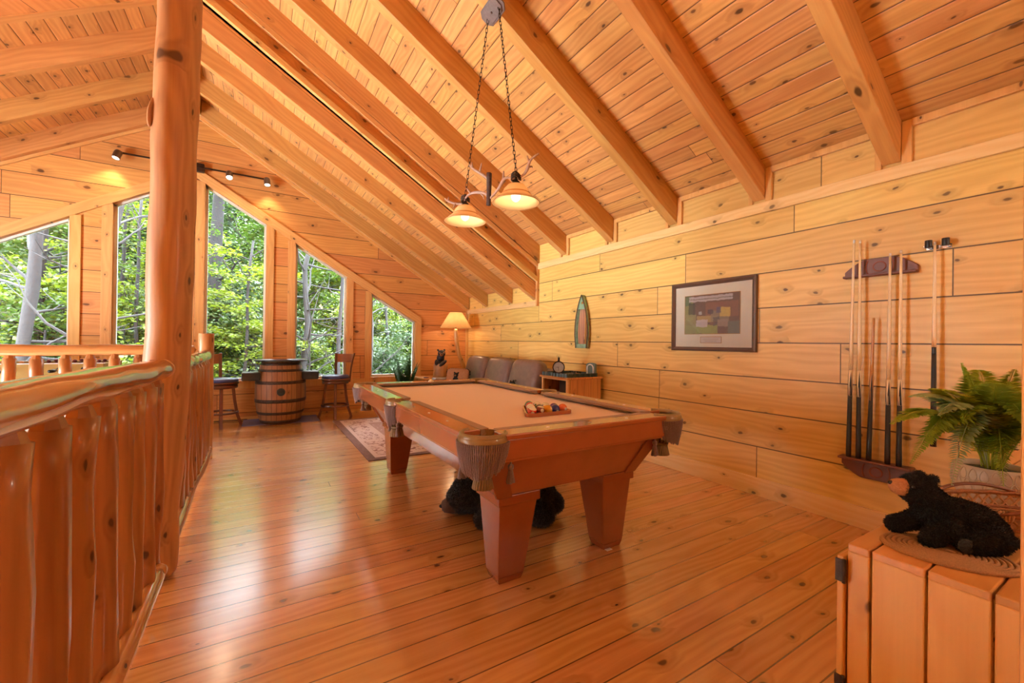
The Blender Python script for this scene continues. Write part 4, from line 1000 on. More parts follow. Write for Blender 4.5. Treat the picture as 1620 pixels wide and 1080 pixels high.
# ------------------------------------------------------------------ side stand with its things
def stand():
    t = empty('side_cabinet', (3.13,3.83,0), 0, 'low knotty pine side cabinet with open front beside the sofa', 'cabinet')
    cm = wood('stand_pine', (.66,.33,.12,1), (.48,.20,.06,1), A=(0,0,1), B=(1,0,0), pw=.10, gw=.002, gdark=.3, knots=.5, tone=.1)
    lm = M['trim_y']
    mb = MB(); mb.box(-.22,.25,-.245,-.225,.0,.80); mb.build('side_panel', cm, t); mb = MB(); mb.box(-.22,.25,.225,.245,.0,.80); mb.build('side_panel', cm, t)
    mb = MB(); mb.box(.23,.25,-.225,.225,.0,.80); mb.build('back_panel', cm, t)
    mb = MB(); mb.box(-.26,.27,-.265,.265,.80,.822); mb.build('table_top', cm, t, bevel=.004)
    mb = MB(); mb.box(-.24,-.22,-.245,-.215,0,.80); mb.box(-.24,-.22,.215,.245,0,.80); mb.box(-.24,-.22,-.215,.215,.60,.63); mb.box(-.24,-.22,-.215,.215,0,.06); mb.box(-.24,-.22,-.215,.215,.785,.80); mb.build('face_frame', lm, t)
    mb = MB(); mb.box(-.22,.23,-.225,.225,.60,.62); mb.box(-.22,.23,-.225,.225,.04,.06); mb.build('shelf', cm, t)
    mb = MB(); mb.box(-.18,.16,-.20,-.02,.622,.775); mb.build('speaker_box', plain('dark_speaker_cloth', (.035,.028,.030,1), .7), t, bevel=.004)
stand()
def tray():
    t = empty('scalloped_tray', (3.11,3.83,.822), 0, 'dark green scalloped tray with small clutter on the side cabinet', 'tray')
    mb = MB(); pts = []
    hx, hy = .225, .235
    def edge(k, n, a, b, out):
        for i in range(n): q = i/n; p = Vector(a).lerp(Vector(b), q); pts.append((p.x+out[0]*.010*math.sin(q*PI*9)**2, p.y+out[1]*.010*math.sin(q*PI*9)**2))
    edge(0,36,(-hx,-hy,0),(hx,-hy,0),(0,-1)); edge(1,36,(hx,-hy,0),(hx,hy,0),(1,0)); edge(2,36,(hx,hy,0),(-hx,hy,0),(0,1)); edge(3,36,(-hx,hy,0),(-hx,-hy,0),(-1,0))
    mb.prism(pts, .008, 'z', 0); n = len(pts); ins = [(x*.95,y*.95) for x,y in pts]; vs = [(x,y,.008) for x,y in pts]+[(x,y,.040) for x,y in pts]+[(x,y,.040) for x,y in ins]+[(x,y,.008) for x,y in ins]
    mb.add(vs, [(a*n+i,a*n+(i+1)%n,(a+1)*n+(i+1)%n,(a+1)*n+i) for a in range(3) for i in range(n)])
    mb.build('tray_body', M['greentray'], t)
    mb = MB()
    for i in range(40):
        x, y = random.uniform(-.18,.18), random.uniform(-.19,.05); mb.ell((x,y,.016+random.uniform(0,.012)), (.010,.008,.006), 8, 6)
    mb.build('pebbles', plain('tray_pebbles', (.35,.28,.20,1), .4, 80, .4, .2), t)['kind'] = 'stuff'
tray()
def clock():
    t = empty('table_clock', (3.03,3.93,.832), math.radians(142), 'round silver faced table clock in a bronze ring on the tray', 'clock')
    m = T(0,0,.085) @ RX(-PI/2)
    mb = MB(); mb.lathe([(.066,-.035),(.072,-.03),(.072,.03),(.066,.035),(.060,.03),(.060,.026)], 32, M=m, capb=True, capt=False); mb.build('clock_case', M['darkmetal'], t)
    mb = MB(); mb.lathe([(0,.026),(.061,.026)], 32, M=m, capb=False, capt=False); mb.build('clock_face', plain('clock_face_silver', (.45,.42,.38,1), .4, 30, .2, .1), t)
    mb = MB(); mb.box(-.002,.002,-.004,.038,.027,.030,M=m); mb.box(-.004,.028,-.002,.002,.027,.030,M=m); mb.build('clock_hands', M['black'], t)
    mb = MB(); mb.box(-.05,.05,-.03,.03,0,.018); mb.lathe([(.010,.155),(.014,.165),(.010,.185),(.016,.195),(0,.20)], 12); mb.build('clock_base', M['darkmetal'], t, bevel=.003)
clock()
def archbox():
    t = empty('arch_ornament', (3.30,3.66,.832), math.radians(-78), 'small grey green box with a white arch standing at the tray corner', 'ornament')
    mb = MB(); n = 16
    poly = [(-.062,0),(.062,0)]+[(.062*math.cos(a)*(1), .125+.022*math.sin(a)) for a in [PI*k/n for k in range(n+1)]]
    mb.prism(poly, .04, 'y', -.02); mb.build('case', plain('sage_case', (.14,.20,.17,1), .35), t, bevel=.004)
    mb = MB(); pts = [(.042,-.024,.02),(.042,-.024,.075)]+[(.042*math.cos(a), -.024, .085+.042*math.sin(a)) for a in [PI*k/12 for k in range(13)]]+[(-.042,-.024,.075),(-.042,-.024,.02)]
    mb.tube(pts, .007, 8); mb.build('arch_trim', M['ivory'], t)
archbox()

# ------------------------------------------------------------------ wall things
def boat():
    t = empty('boat_shelf', (WR,3.945,1.145), 0, 'small weathered mint green rowboat shelf hung upright on the wall', 'boat decor')
    H = .655; prof = lambda q: .045*0+.118*(1-(max(0,q-.25)/.75)**2.2) if q > .25 else .098+.08*q
    N = 26; rim = []
    for i in range(N+1):
        q = i/N; rim.append((prof(q), q*H))
    def side(s):
        mb = MB(); vs = []
        for y, z in rim:
            for xx, yy in ((-.004,y*.88),(-.055,y),(-.055,max(y-.012,.0)),(-.004,max(y*.88-.012,0))): vs.append((xx, s*yy, z))
        fs = [(i*4+j,i*4+(j+1)%4,(i+1)*4+(j+1)%4,(i+1)*4+j) for i in range(N) for j in range(4)]+[(3,2,1,0),(N*4,N*4+1,N*4+2,N*4+3)]
        mb.add(vs, fs); mb.build('hull_side', M['mint'], t)
        mb = MB(); mb.tube([(-.057, s*y, z) for y, z in rim], .007, 8); mb.build('gunwale', plain('worn_dark_wood', (.10,.06,.035,1), .6), t)
    side(1); side(-1)
    mb = MB(); vs = []; 
    pl = [(y-.006, z) for y, z in rim]; poly = [(a, b) for a, b in pl]+[(-a, b) for a, b in pl[::-1]]
    mb.prism(poly, .010, 'x', -.022); mb.build('back_board', M['redwood'], t)
    mb = MB(); q0 = int(N*.76); poly = [(y-.002, z) for y, z in rim[q0:]]+[(-(y-.002), z) for y, z in rim[q0:][::-1]]; mb.prism(poly, .010, 'x', -.052); mb.build('bow_deck', M['mint'], t)
    mb = MB(); mb.box(-.052,-.004,-.093,.093,0,.012); mb.box(-.05,-.045,-.09,.09,0,.05); mb.build('transom', M['mint'], t)
    mb = MB(); mb.box(-.035,-.018,-.06,-.045,.05,.48); mb.build('paddle', M['cue_mid'], t)
    mb = MB(); mb.lathe([(0,-.002),(.016,-.002),(.016,.002),(0,.002)], 16, M=T(-.056,-.02,.555) @ RY(PI/2)); mb.build('emblem', M['cue_mid'], t)
boat()
def picture():
    y0, y1, z0, z1 = 1.848, 2.648, 1.148, 1.775
    t = empty('framed_picture', (WR,(y0+y1)/2,z0), 0, 'wide taupe framed print with cream mat hanging on the log wall', 'picture')
    hy, H = (y1-y0)/2, z1-z0; F_ = .036
    mb = MB()
    def mit(a, b, c, d):   # outer a->b, inner d<-c in (y,z)
        prof = ((-.030,0),(-.034,.4),(-.022,.75),(-.016,1))
        vs = []
        for x, k in prof:
            for o, i in ((a,d),(b,c)): vs.append((x, o[0]+(i[0]-o[0])*k, o[1]+(i[1]-o[1])*k))
        for o, i in ((a,d),(b,c)): vs.append((0, o[0], o[1]))
        for o, i in ((a,d),(b,c)): vs.append((0, i[0], i[1]))
        mb.add(vs, [(0,1,3,2),(2,3,5,4),(4,5,7,6),(6,7,11,10),(8,9,1,0),(0,2,4,6,10,8),(1,9,11,7,5,3)])
    O = [(-hy,0),(hy,0),(hy,H),(-hy,H)]; I = [(-hy+F_,F_),(hy-F_,F_),(hy-F_,H-F_),(-hy+F_,H-F_)]
    for k in range(4): mit(O[k],O[(k+1)%4],I[(k+1)%4],I[k])
    mb.build('picture_frame', M['framewood'], t)
    mb = MB(); mb.box(-.012,-.006,-hy+F_-.004,hy-F_+.004,F_-.004,H-F_+.004); mb.build('mat_board', M['matboard'], t)
    # print : a generic porch scene in flat colours
    iy0, iy1, iz0, iz1 = -.262, .262, .155, .505
    n = NT('porch_print'); P = n.obj(); s = n.n('SeparateXYZ'); n.t.links.new(P, s.inputs[0]); yv, zv = s.outputs[1], s.outputs[2]
    U = n.math('DIVIDE', n.math('SUBTRACT', iy1, yv), iy1-iy0); V = n.math('DIVIDE', n.math('SUBTRACT', zv, iz0), iz1-iz0)
    nz = n.noise(P, 60, 4, .7); nb = n.noise(P, 22, 3, .6)
    U2 = n.math('ADD', U, n.math('MULTIPLY', n.math('SUBTRACT', nz, .5), .05)); V2 = n.math('ADD', V, n.math('MULTIPLY', n.math('SUBTRACT', nb, .5), .08))
    def rect(u0,u1,v0,v1,u=None,v=None):
        u = u or U2; v = v or V2
        return n.math('MULTIPLY', n.math('MULTIPLY', n.math('GREATER_THAN', u, u0), n.math('LESS_THAN', u, u1)), n.math('MULTIPLY', n.math('GREATER_THAN', v, v0), n.math('LESS_THAN', v, v1)))
    c = n.mix(nz, (.10,.055,.04,1), (.24,.12,.08,1))
    for r, col in (((0,.16,.35,.95),(.30,.30,.10,1)),((.0,.12,.75,1.0),(.10,.16,.08,1)),((.07,.20,.45,.80),(.05,.05,.035,1)),((.40,.98,.42,.80),(.28,.12,.07,1)),((0,.62,.0,.22),(.36,.38,.10,1)),((0,.22,.0,.50),(.34,.30,.12,1)),
                   ((.24,.62,.30,.46),(.52,.34,.12,1)),((.50,.82,.30,.58),(.30,.22,.14,1)),((.66,.84,.42,.66),(.72,.45,.10,1)),((.54,.66,.20,.42),(.10,.08,.07,1)),((.62,.80,.18,.36),(.40,.27,.20,1)),((.80,1.0,.0,.30),(.17,.16,.13,1)),((.44,.54,.5,.62),(.06,.04,.05,1)),((.60,.68,.52,.66),(.10,.08,.14,1)),((.27,.33,.50,.57),(.55,.5,.5,1)),((.22,.44,.17,.36),(.62,.52,.55,1)),((.08,.88,.83,.97),(.62,.50,.48,1)),((.10,.9,.885,.905),(.14,.09,.06,1))):
        c = n.mix(n.math('MULTIPLY', rect(*r), n.math('ADD', .55, n.math('MULTIPLY', nz, .5))), c, col)
    pm = n.out(c, .5)
    mb = MB(); mb.box(-.0135,-.012,iy0,iy1,iz0,iz1); mb.build('print', pm, t)
    mb = MB(); 
    for a, b, c_, d in ((iy0-.004,iy0,iz0-.004,iz1+.004),(iy1,iy1+.004,iz0-.004,iz1+.004)): mb.box(-.0145,-.012,a,b,c_,d)
    mb.box(-.0145,-.012,iy0,iy1,iz0-.004,iz0); mb.box(-.0145,-.012,iy0,iy1,iz1,iz1+.004); mb.build('print_border', M['cue_mid'], t)
    mb = MB(); mb.box(-.0135,-.012,-.098,.098,.075,.125); pq = mb.build('caption_plate', plain('caption_cream', (.72,.60,.52,1), .6), t)
    mb = MB(); mb.box(-.0148,-.012,-.102,.102,.125,.129); mb.box(-.0148,-.012,-.102,.102,.071,.075); mb.box(-.0148,-.012,-.102,-.098,.075,.125); mb.box(-.0148,-.012,.098,.102,.075,.125); mb.build('caption_border', M['cue_mid'], t)
    mb = MB(); random.seed(11)
    for i in range(13): y = .072-.0115*i; mb.box(-.0140,-.0134,y-.0035,y+.0035,.100,.102); mb.box(-.0140,-.0134,y-.0035,y-.0025,.100,.110); mb.box(-.0140,-.0134,y-.0035,y+.0030,.109,.1105)
    for i in range(16): y = .055-.007*i; mb.box(-.0140,-.0134,y-.002,y+.002,.086,.090)
    mb.build('caption_lines', plain('caption_ink', (.36,.27,.22,1), .7), t)
    mb = MB(); mb.box(-.0185,-.0165,-hy+F_-.002,hy-F_+.002,F_-.002,H-F_+.002); mb.build('picture_glass', M['glass'], t)
picture()
def rack_plate(name, label, y0, y1, z, flip, slots):
    cy, hy = (y0+y1)/2, (y1-y0)/2
    t = empty(name, (WR,cy,z), 0, label, 'cue rack', 'wall cue rack plates')
    pts = []
    N = 24; H = .115
    for i in range(N+1):
        y = -hy+2*hy*i/N; q = abs(y)/hy; h = H*(1 if q < .42 else (1-.62*((q-.42)/.58)**1.4)); pts.append((y, h))
    poly = [(-hy,0)]+[(hy,0)]+[(y,h) for y,h in pts[::-1]]
    if flip: poly = [(y,-h) for y,h in poly][::-1]
    mb = MB(); mb.prism(poly, .020, 'x', -.020); mb.build('back_plate', M['mahog'], t, bevel=.004)
    s = -1 if flip else 1
    mb = MB()
    if flip: mb.box(-.085,0,-hy,hy,0,.016)
    else:
        mb.box(-.055,-.018,-hy,hy,.0,.016)
    mb.build('shelf' if flip else 'cue_rail', M['mahog'], t, bevel=.005)
    mb = MB(); cz = s*.062
    mb.tube([(-.021,.032*math.cos(a),cz+.032*math.sin(a)*.95) for a in [2*PI*k/24 for k in range(25)]], .004, 6, False)
    for sg in (-1,1): mb.tube([(-.021, sg*(.052+.018*math.cos(a)), cz+.045*math.sin(a)) for a in [-1.2+2.4*k/10 for k in range(11)]], .004, 6)
    mb.build('carved_rings', plain('rack_ring_red', (.26,.055,.02,1), .22, Coat_Weight=.5), t)  # rings in a lighter, glossier red than the plate
    return t
rack_plate('cue_rack_upper', 'carved mahogany upper cue rack plate holding the four long cues', .885, 1.258, 1.662, False, None)
rack_plate('cue_rack_lower', 'carved mahogany lower cue rack shelf under the standing cues', .893, 1.266, .452, True, None)
def cue(label, bot, top, kind):
    bot, top = Vector(bot), Vector(top); d = (top-bot); L = d.length; d.normalize()
    t = empty('pool_cue', bot, 0, label, 'pool cue', 'cues on the wall rack'); P = lambda s: d*s
    rb, rt = .0150, .0062
    rr = lambda s: rb+(rt-rb)*min(1,(s/L)*1.05)
    sec = {'long':((0,.28,M['cue_dark']),(.28,.40,'pt'),(.40,.985,M['cue_light'])), 'short':((0,.42,M['cue_dark']),(.42,.62,'pt2'),(.62,.99,M['cue_mid'])), 'single':((0,.45,M['cue_dark']),(.45,.485,M['cue_dark']),(.485,.985,M['cue_light']))}[kind]
    for a, b, m in sec:
        mb = MB(); k = 6; pts = [P(L*(a+(b-a)*i/k)) for i in range(k+1)]; rad = [rr(L*(a+(b-a)*i/k)) for i in range(k+1)]
        mb.tube(pts, rad, 14)
        if m in ('pt','pt2'):     # inlaid points: maple with black spears
            mb.cur = 0; mat = M['cue_light'] if m == 'pt' else M['cue_mid']
            o = mb.build('forearm', mat, t)
            q = MB(); perp = d.cross(Vector((1,0,0))).normalized(); p2 = d.cross(perp)
            for j in range(4):
                an = PI/2*j+.5; vs = []
                for f_, w_ in ((0,.95),(.5,.55),(.9,.12),(1,.0)):
                    s_ = L*(a+(b-a)*f_); r_ = rr(s_)+.0006
                    for sg in (-1,0,1): aa = an+sg*w_*PI/4; vs.append(P(s_)+perp*(r_*math.cos(aa))+p2*(r_*math.sin(aa)))
                q.add(vs, [(i*3+k_,i*3+k_+1,i*3+k_+4,i*3+k_+3) for i in range(3) for k_ in range(2)], True)
            q.build('inlay', M['cue_dark'], o)
        else: mb.build({0:'butt',1:'forearm',2:'shaft'}[[x[0] for x in sec].index(a)], m, t)
    mb = MB(); mb.tube([P(L*.985), P(L)], rt, 10); mb.build('ferrule', M['ivory'] if kind != 'short' else M['cue_mid'], t)
    return t
XC = WR-.062
cue('leftmost long pool cue in the wall rack, pale maple shaft', (XC,1.212,.470), (XC,1.192,1.912), 'long')
cue('second long pool cue from the rack left end, beside the leftmost', (XC,1.158,.470), (XC,1.160,1.905), 'long')
cue('short honey coloured pool cue that ends below the upper rack', (XC,1.104,.470), (XC+.01,1.088,1.390), 'short')
cue('long pool cue right of the short one in the rack', (XC,1.010,.470), (XC,1.006,1.790), 'long')
cue('rightmost long pool cue in the rack, partly behind the fern', (XC,.955,.470), (XC,.954,1.800), 'long')
cue('lone pool cue with dark butt hanging from a clip right of the rack', (XC,.803,.625), (XC,.804,1.822), 'single')
t = empty('cue_clip', (WR,.80,1.80), 0, 'chrome wall clip with two black rollers holding the lone cue', 'clip')
mb = MB(); mb.box(-.006,0,-.055,.055,-.012,.012); mb.box(-.075,-.002,-.05,-.045,-.004,.004); mb.box(-.075,-.002,.045,.05,-.004,.004); mb.build('bracket', M['chrome'], t, bevel=.001)
for sy in (-1,1):
    mb = MB(); mb.lathe([(.0,-.020),(.017,-.020),(.017,.024),(.0,.024)], 18, (-.062, sy*.036-.005, .012)); mb.build('roller', M['black'], t, bevel=.002)
# ------------------------------------------------------------------ cabinet at the right
def low_cabinet():
    t = empty('pine_cabinet', (1.29,.465,0), 0, 'large boxed pine cabinet of wide vertical boards in the near right corner', 'cabinet')
    ys = [0, -.049, -.149, -.249, -.349, -.449, -.549, -.649, -.749, -.849, -.949, -1.049]
    for i in range(len(ys)-1):
        a, b = ys[i+1]+.0022, ys[i]-.0022
        mb = MB(); mb.box(.0,.020,a,b,0,.682); mb.build('front_board', M['cab'], t, bevel=.0035)
        mb = MB(); mb.box(.0,2.14,a,b,.680,.700); mb.build('top_board', M['cabtop'], t, bevel=.0035)
    mb = MB(); mb.box(.022,2.12,-.02,-.003,0,.680); mb.build('side_panel', M['cab'], t)
    mb = MB(); mb.box(.021,2.12,-1.047,-.022,.655,.679); mb.build('core', M['cab'], t)
    mb = MB(); mb.box(-.012,.30,.001,.016,.02,.665); d = mb.build('door', M['cab'], t, bevel=.003)
    for z in (.63,.335,.06):
        mb = MB(); mb.box(-.016,-.010,-.004,.018,z-.028,z+.028); mb.tube([(-.014,.0,z-.03),(-.014,.0,z+.03)], .0045, 8); mb.build('hinge', M['hoop'], d)
low_cabinet()
# woven placemat
mb = MB()
a = 0; pts = []
CM = Vector((1.435,.315,.7045)); AX = Vector((.40,-.917,0)).normalized(); BX = Vector((.917,.40,0)).normalized()
N = 11*40
for i in range(N+1):
    q = i/N; r = .10+.90*q; th = 2*PI*11*q
    pts.append(CM+AX*(.122*r*math.cos(th))+BX*(.088*r*math.sin(th)))
mb.tube(pts, .0050, 6)
mb2 = MB(); 
ring = [CM+AX*(.124*math.cos(k*PI/24))+BX*(.090*math.sin(k*PI/24)) for k in range(48)]
mb.add([p-Vector((0,0,.004)) for p in ring]+[p-Vector((0,0,.001)) for p in ring], [tuple(range(47,-1,-1)), tuple(range(48,96))]+[(k,(k+1)%48,48+(k+1)%48,48+k) for k in range(48)])
tag(mb.build('placemat', plain('coiled_rope', (.55,.32,.15,1), .7, 420, .35, .5)), 'oval coiled rope placemat under the black plush bear', 'placemat')
# plush bear on the placemat
def plush_bear():
    A0 = Vector((1.40,.44,0)); a = Vector((.688,-.726,0)); n = Vector((-.726,-.688,0))
    t = empty('plush_bear', (1.46,.37,.709), 0, 'black plush bear with tan muzzle lying on the placemat, nose raised', 'plush toy')
    O = Vector((1.46,.37,.709))
    def P(s, z, l=0): return tuple(A0+a*s+n*l+Vector((0,0,z))-O)
    def R(x): return (x,x,x)
    E = []
    E += [(P(.205,.757), R(.052)), (P(.175,.768), R(.050)), (P(.145,.776), R(.046)), (P(.225,.745), R(.046)), (P(.118,.790), R(.040))]
    E += limb(P(.130,.790), P(.098,.822), .040, .036)                   # neck
    E += [(P(.086,.836), R(.037)), (P(.074,.834,.004), R(.031)), (P(.108,.868,.020), R(.012)), (P(.104,.866,-.020), R(.012))]
    E += limb(P(.125,.765,-.02), P(.070,.733,-.030), .027, .021) + [(P(.058,.729,-.032), R(.022))]
    E += limb(P(.135,.76,.030), P(.100,.728,.036), .028, .023) + [(P(.092,.722,.038), R(.020))]
    E += limb(P(.215,.742,.040), P(.170,.728,.052), .036, .028) + [(P(.155,.727,.054), R(.022)), (P(.215,.740,-.040), R(.034))]
    E += limb(P(.250,.735), P(.285,.722), .016, .013)
    E = [(c, r) for c, r in E]
    body = blob('body', E, .0045, M['fur'], t, 5)
    sk = lambda c: (Vector(c)-Vector(P(.155,.727,.070))).length < .018
    fur(body, 34000, .0055, .0013, M['furhair'], (.15,-.15,-.25), None, 'fur_tufts', t)
    mb = MB(); mm = T(P(.050,.838,.004)) ; q = Vector((-a.x,-a.y,.12)).to_track_quat('Z','Y').to_matrix().to_4x4()
    mb.lathe([(.0,-.020),(.020,-.018),(.0235,-.006),(.021,.008),(.0165,.018),(.009,.024),(.0,.025)], 20, M=mm @ q); mz = mb.build('muzzle', M['muzzle'], t)
    mb = MB(); mb.ell(P(.0285,.8475,.004), (.0065,.0065,.0055)); mb.build('nose', M['nose'], t)
    for l in (.030,-.028):
        mb = MB(); mb.ell(P(.062,.846,l), (.0050,.0050,.0050), 10, 8); mb.build('eye', M['nose'], t)
    mb = MB(); mm = T(P(.148,.727,.070)) @ n.to_track_quat('Z','Y').to_matrix().to_4x4(); mb.lathe([(.017,-.004),(.0165,.002),(.010,.005),(.0,.006)], 18, M=mm, capb=False); mb.build('foot_pad', M['furgrey'], t)
plush_bear()
# wicker basket
def basket():
    c = Vector((1.745,.262,.70)); ang = math.atan2(-.55,.83)
    t = empty('wicker_basket', c, ang, 'shallow oval woven wicker basket with bent handles behind the plush bear', 'basket'); t.scale = (1,1,.72)
    ax, by = .205, .100
    def ov(k, th, z): return (ax*k*math.cos(th), by*k*math.sin(th), z)
    K = lambda z: .74+.26*(z/.12)**.7 if z > 0 else .74
    mb = MB(); ring = [ov(.73, 2*PI*i/40, .004) for i in range(40)]; mb.add(ring+[(x,y,.0) for x,y,z in ring], [tuple(range(40)), tuple(range(79,39,-1))]+[(40+i,40+(i+1)%40,(i+1)%40,i) for i in range(40)]); mb.build('basket_floor', M['wicker'], t)
    mb = MB(); n = 96
    for j in range(7):
        z = .006+.0075*j
        pts = [ov(K(z)+(.012 if (i+j)%2 else -.006), 2*PI*i/n, z) for i in range(n+1)]; mb.tube(pts, .0036, 5, False)
    mb.build('lower_weave', M['wicker_l'], t)
    mb = MB()
    for i in range(46):
        th = 2*PI*i/46
        for d in (.16,-.16): mb.tube([ov(K(.055)+.0, th, .055), ov(K(.08)+.02, th+d*.5, .08), ov(K(.105), th+d, .105)], .0034, 5, False)
    mb.build('cross_weave', M['wicker_l'], t)
    mb = MB()
    for j, z in enumerate((.058,.062)): mb.tube([ov(K(z)+.012, 2*PI*i/48, z) for i in range(49)], .0045, 6, False)
    for k_, z in ((0,.108),(.02,.113),(-.02,.113)): mb.tube([ov(K(.11)+k_, 2*PI*i/60, z+.002*math.sin(i*2.1)) for i in range(61)], .0055, 6, False)
    mb.build('rim', M['wicker'], t)
    for thc in (-PI/2, PI/2):
        mb = MB(); pts = []
        for i in range(13):
            q = i/12; th = thc-.62+1.24*q; pts.append(ov(1.02, th, .112+.030*math.sin(q*PI)))
        mb.tube(pts, .0065, 8); hd = mb.build('handle', plain('handle_dark_cane', (.20,.07,.025,1), .4), t)
        for th in (thc-.55, thc+.55):
            mb = MB()
            for k in range(5): 
                aa = th+(k-2)*.03; mb.tube([ov(1.035, aa, .095), ov(1.045, aa+.01*(k-2), .113), ov(1.0, aa, .128), ov(.98, aa, .10)], .0032, 5, False)
            mb.build('handle_binding', M['wicker_l'], hd)
basket()
# potted fern
def leaflet_strip(mb, base, tip, side, w):
    """one narrow fern leaflet, folded on its midrib"""
    d = tip-base; up = Vector((0,0,1)); s = d.cross(up); 
    if s.length < 1e-6: s = Vector((1,0,0))
    s.normalize(); s *= w
    m = base+d*.45
    mb.add([base, m+s+Vector((0,0,w*.25)), tip, m-s+Vector((0,0,w*.25)), m-Vector((0,0,w*.1))], [(0,1,4),(1,2,4),(2,3,4),(3,0,4)], False)
def frond(mb, p0, p1, lift, length_scale=1.0, lw=.055, n=44, bank=0.0):
    p0, p1 = Vector(p0), Vector(p1); L = (p1-p0).length
    def C(q): 
        p = p0.lerp(p1, q); p.z += lift*4*q*(1-q)*(1-.35*q) ; return p
    pts = [C(i/20) for i in range(21)]; mb.tube(pts, [.0016*(1-.7*i/20)+.0004 for i in range(21)], 5, False)
    mx = .052*length_scale
    for i in range(n):
        q = .10+.89*i/(n-1); b = C(q); t = (C(min(1,q+.01))-C(max(0,q-.01))).normalized(); sd = t.cross(Vector((0,0,1)))
        if sd.length < .05: sd = Vector((1,0,0))
        sd.normalize(); up = sd.cross(t).normalized(); env = min(1, (q-.05)/.18)*(1-((q-.3)/.72)**2 if q > .3 else 1); ln_ = mx*max(.12, env)
        for s in (-1,1):
            dirv = (sd*s*math.cos(bank*s)+up*(math.sin(bank)*.6) + t*.38 - Vector((0,0,.18))).normalized()
            dirv += Vector((random.uniform(-.1,.1),random.uniform(-.1,.1),random.uniform(-.1,.1)))
            leaflet_strip(mb, b, b+dirv*ln_*random.uniform(.9,1.08), s, ln_*.21+.0028)
def potted_fern():
    c = Vector((2.06,.352,.70))
    t = empty('potted_fern', c, 0, 'leafy green fern in a cream ceramic pot with a teardrop relief', 'plant')
    mb = MB(); prof = [(.060,0),(.070,.004),(.084,.03),(.091,.06),(.090,.095),(.085,.118),(.080,.118),(.078,.10)]
    mb.lathe(prof, 64, capt=False); pot = mb.build('pot', M['pot'], t)
    mb = MB()
    rowz = ((.020,.040,.078),(.058,.036,.0885),(.094,.030,.0885))
    for r_, (zc, hh, rr) in enumerate(rowz):
        for k in range(22):
            th = 2*PI*(k+.5*(r_ % 2))/22; w_ = .105; loop = []
            for i in range(17):
                a_ = 2*PI*i/16; z = zc+hh*.62*math.sin(a_); zz = max(.004,min(.115,z)); R_ = .060+.031*min(1,(zz/.06))**.6 if zz < .06 else .091-.006*((zz-.06)/.058)**2
                wid = w_*math.cos(a_)*(1-.35*math.sin(a_)); loop.append(((R_+.0012)*math.cos(th+wid), (R_+.0012)*math.sin(th+wid), zz))
            mb.tube(loop, .0017, 5, False)
    mb.build('teardrop_relief', M['pot'], pot)
    mb = MB(); mb.lathe([(0,.095),(.079,.095),(.079,.100),(.04,.108),(0,.112)], 24); mb.build('moss', M['soil'], t)
    tips = [((1.66,.49,.965),.11),((1.70,.455,.845),.16),((1.70,.46,1.05),.10),((1.76,.425,1.075),.08),((1.74,.375,.795),.20),((1.93,.285,1.14),.05),((1.98,.23,1.05),.10),
            ((1.78,.36,.985),.12),((1.95,.19,.83),.16),((2.25,.12,1.05),.14),((2.42,.38,1.06),.12),((2.30,.43,1.12),.10),((2.05,.42,1.15),.02),((1.87,.44,.90),.17),((1.84,.25,.98),.14),((2.35,.20,.86),.18),
            ((2.14,.10,.95),.14),((1.90,.30,.79),.16),((1.72,.43,.92),.14),((2.30,.30,.93),.16),
            ((1.86,.20,.90),.16),((1.80,.30,1.10),.08),((1.72,.40,1.0),.12),((1.98,.16,.98),.12),((1.92,.38,1.12),.05)]
    gm = [leafmat('fern_green', (.56,.70,.09,1), (.26,.42,.05,1), .35), leafmat('fern_yellow_green', (.68,.72,.08,1), (.38,.48,.045,1), .4), leafmat('fern_grey_green', (.56,.68,.36,1), (.34,.48,.22,1), .3)]
    for i, (tp, lf) in enumerate(tips):
        th = math.atan2(tp[1]-c.y, tp[0]-c.x); b = Vector((.020*math.cos(th), .020*math.sin(th), .10)); mb = MB()
        frond(mb, b, Vector(tp)-c, lf+.03, 1.0+.25*(i%3 == 0), n=66, bank=random.uniform(-.5,.5)); mb.build('frond', gm[(0,0,2,1,2,1,1,0,0,0,0,1,0,2,0,0,0,0,0,0,1,0,2,1,1)[i]], t)
potted_fern()
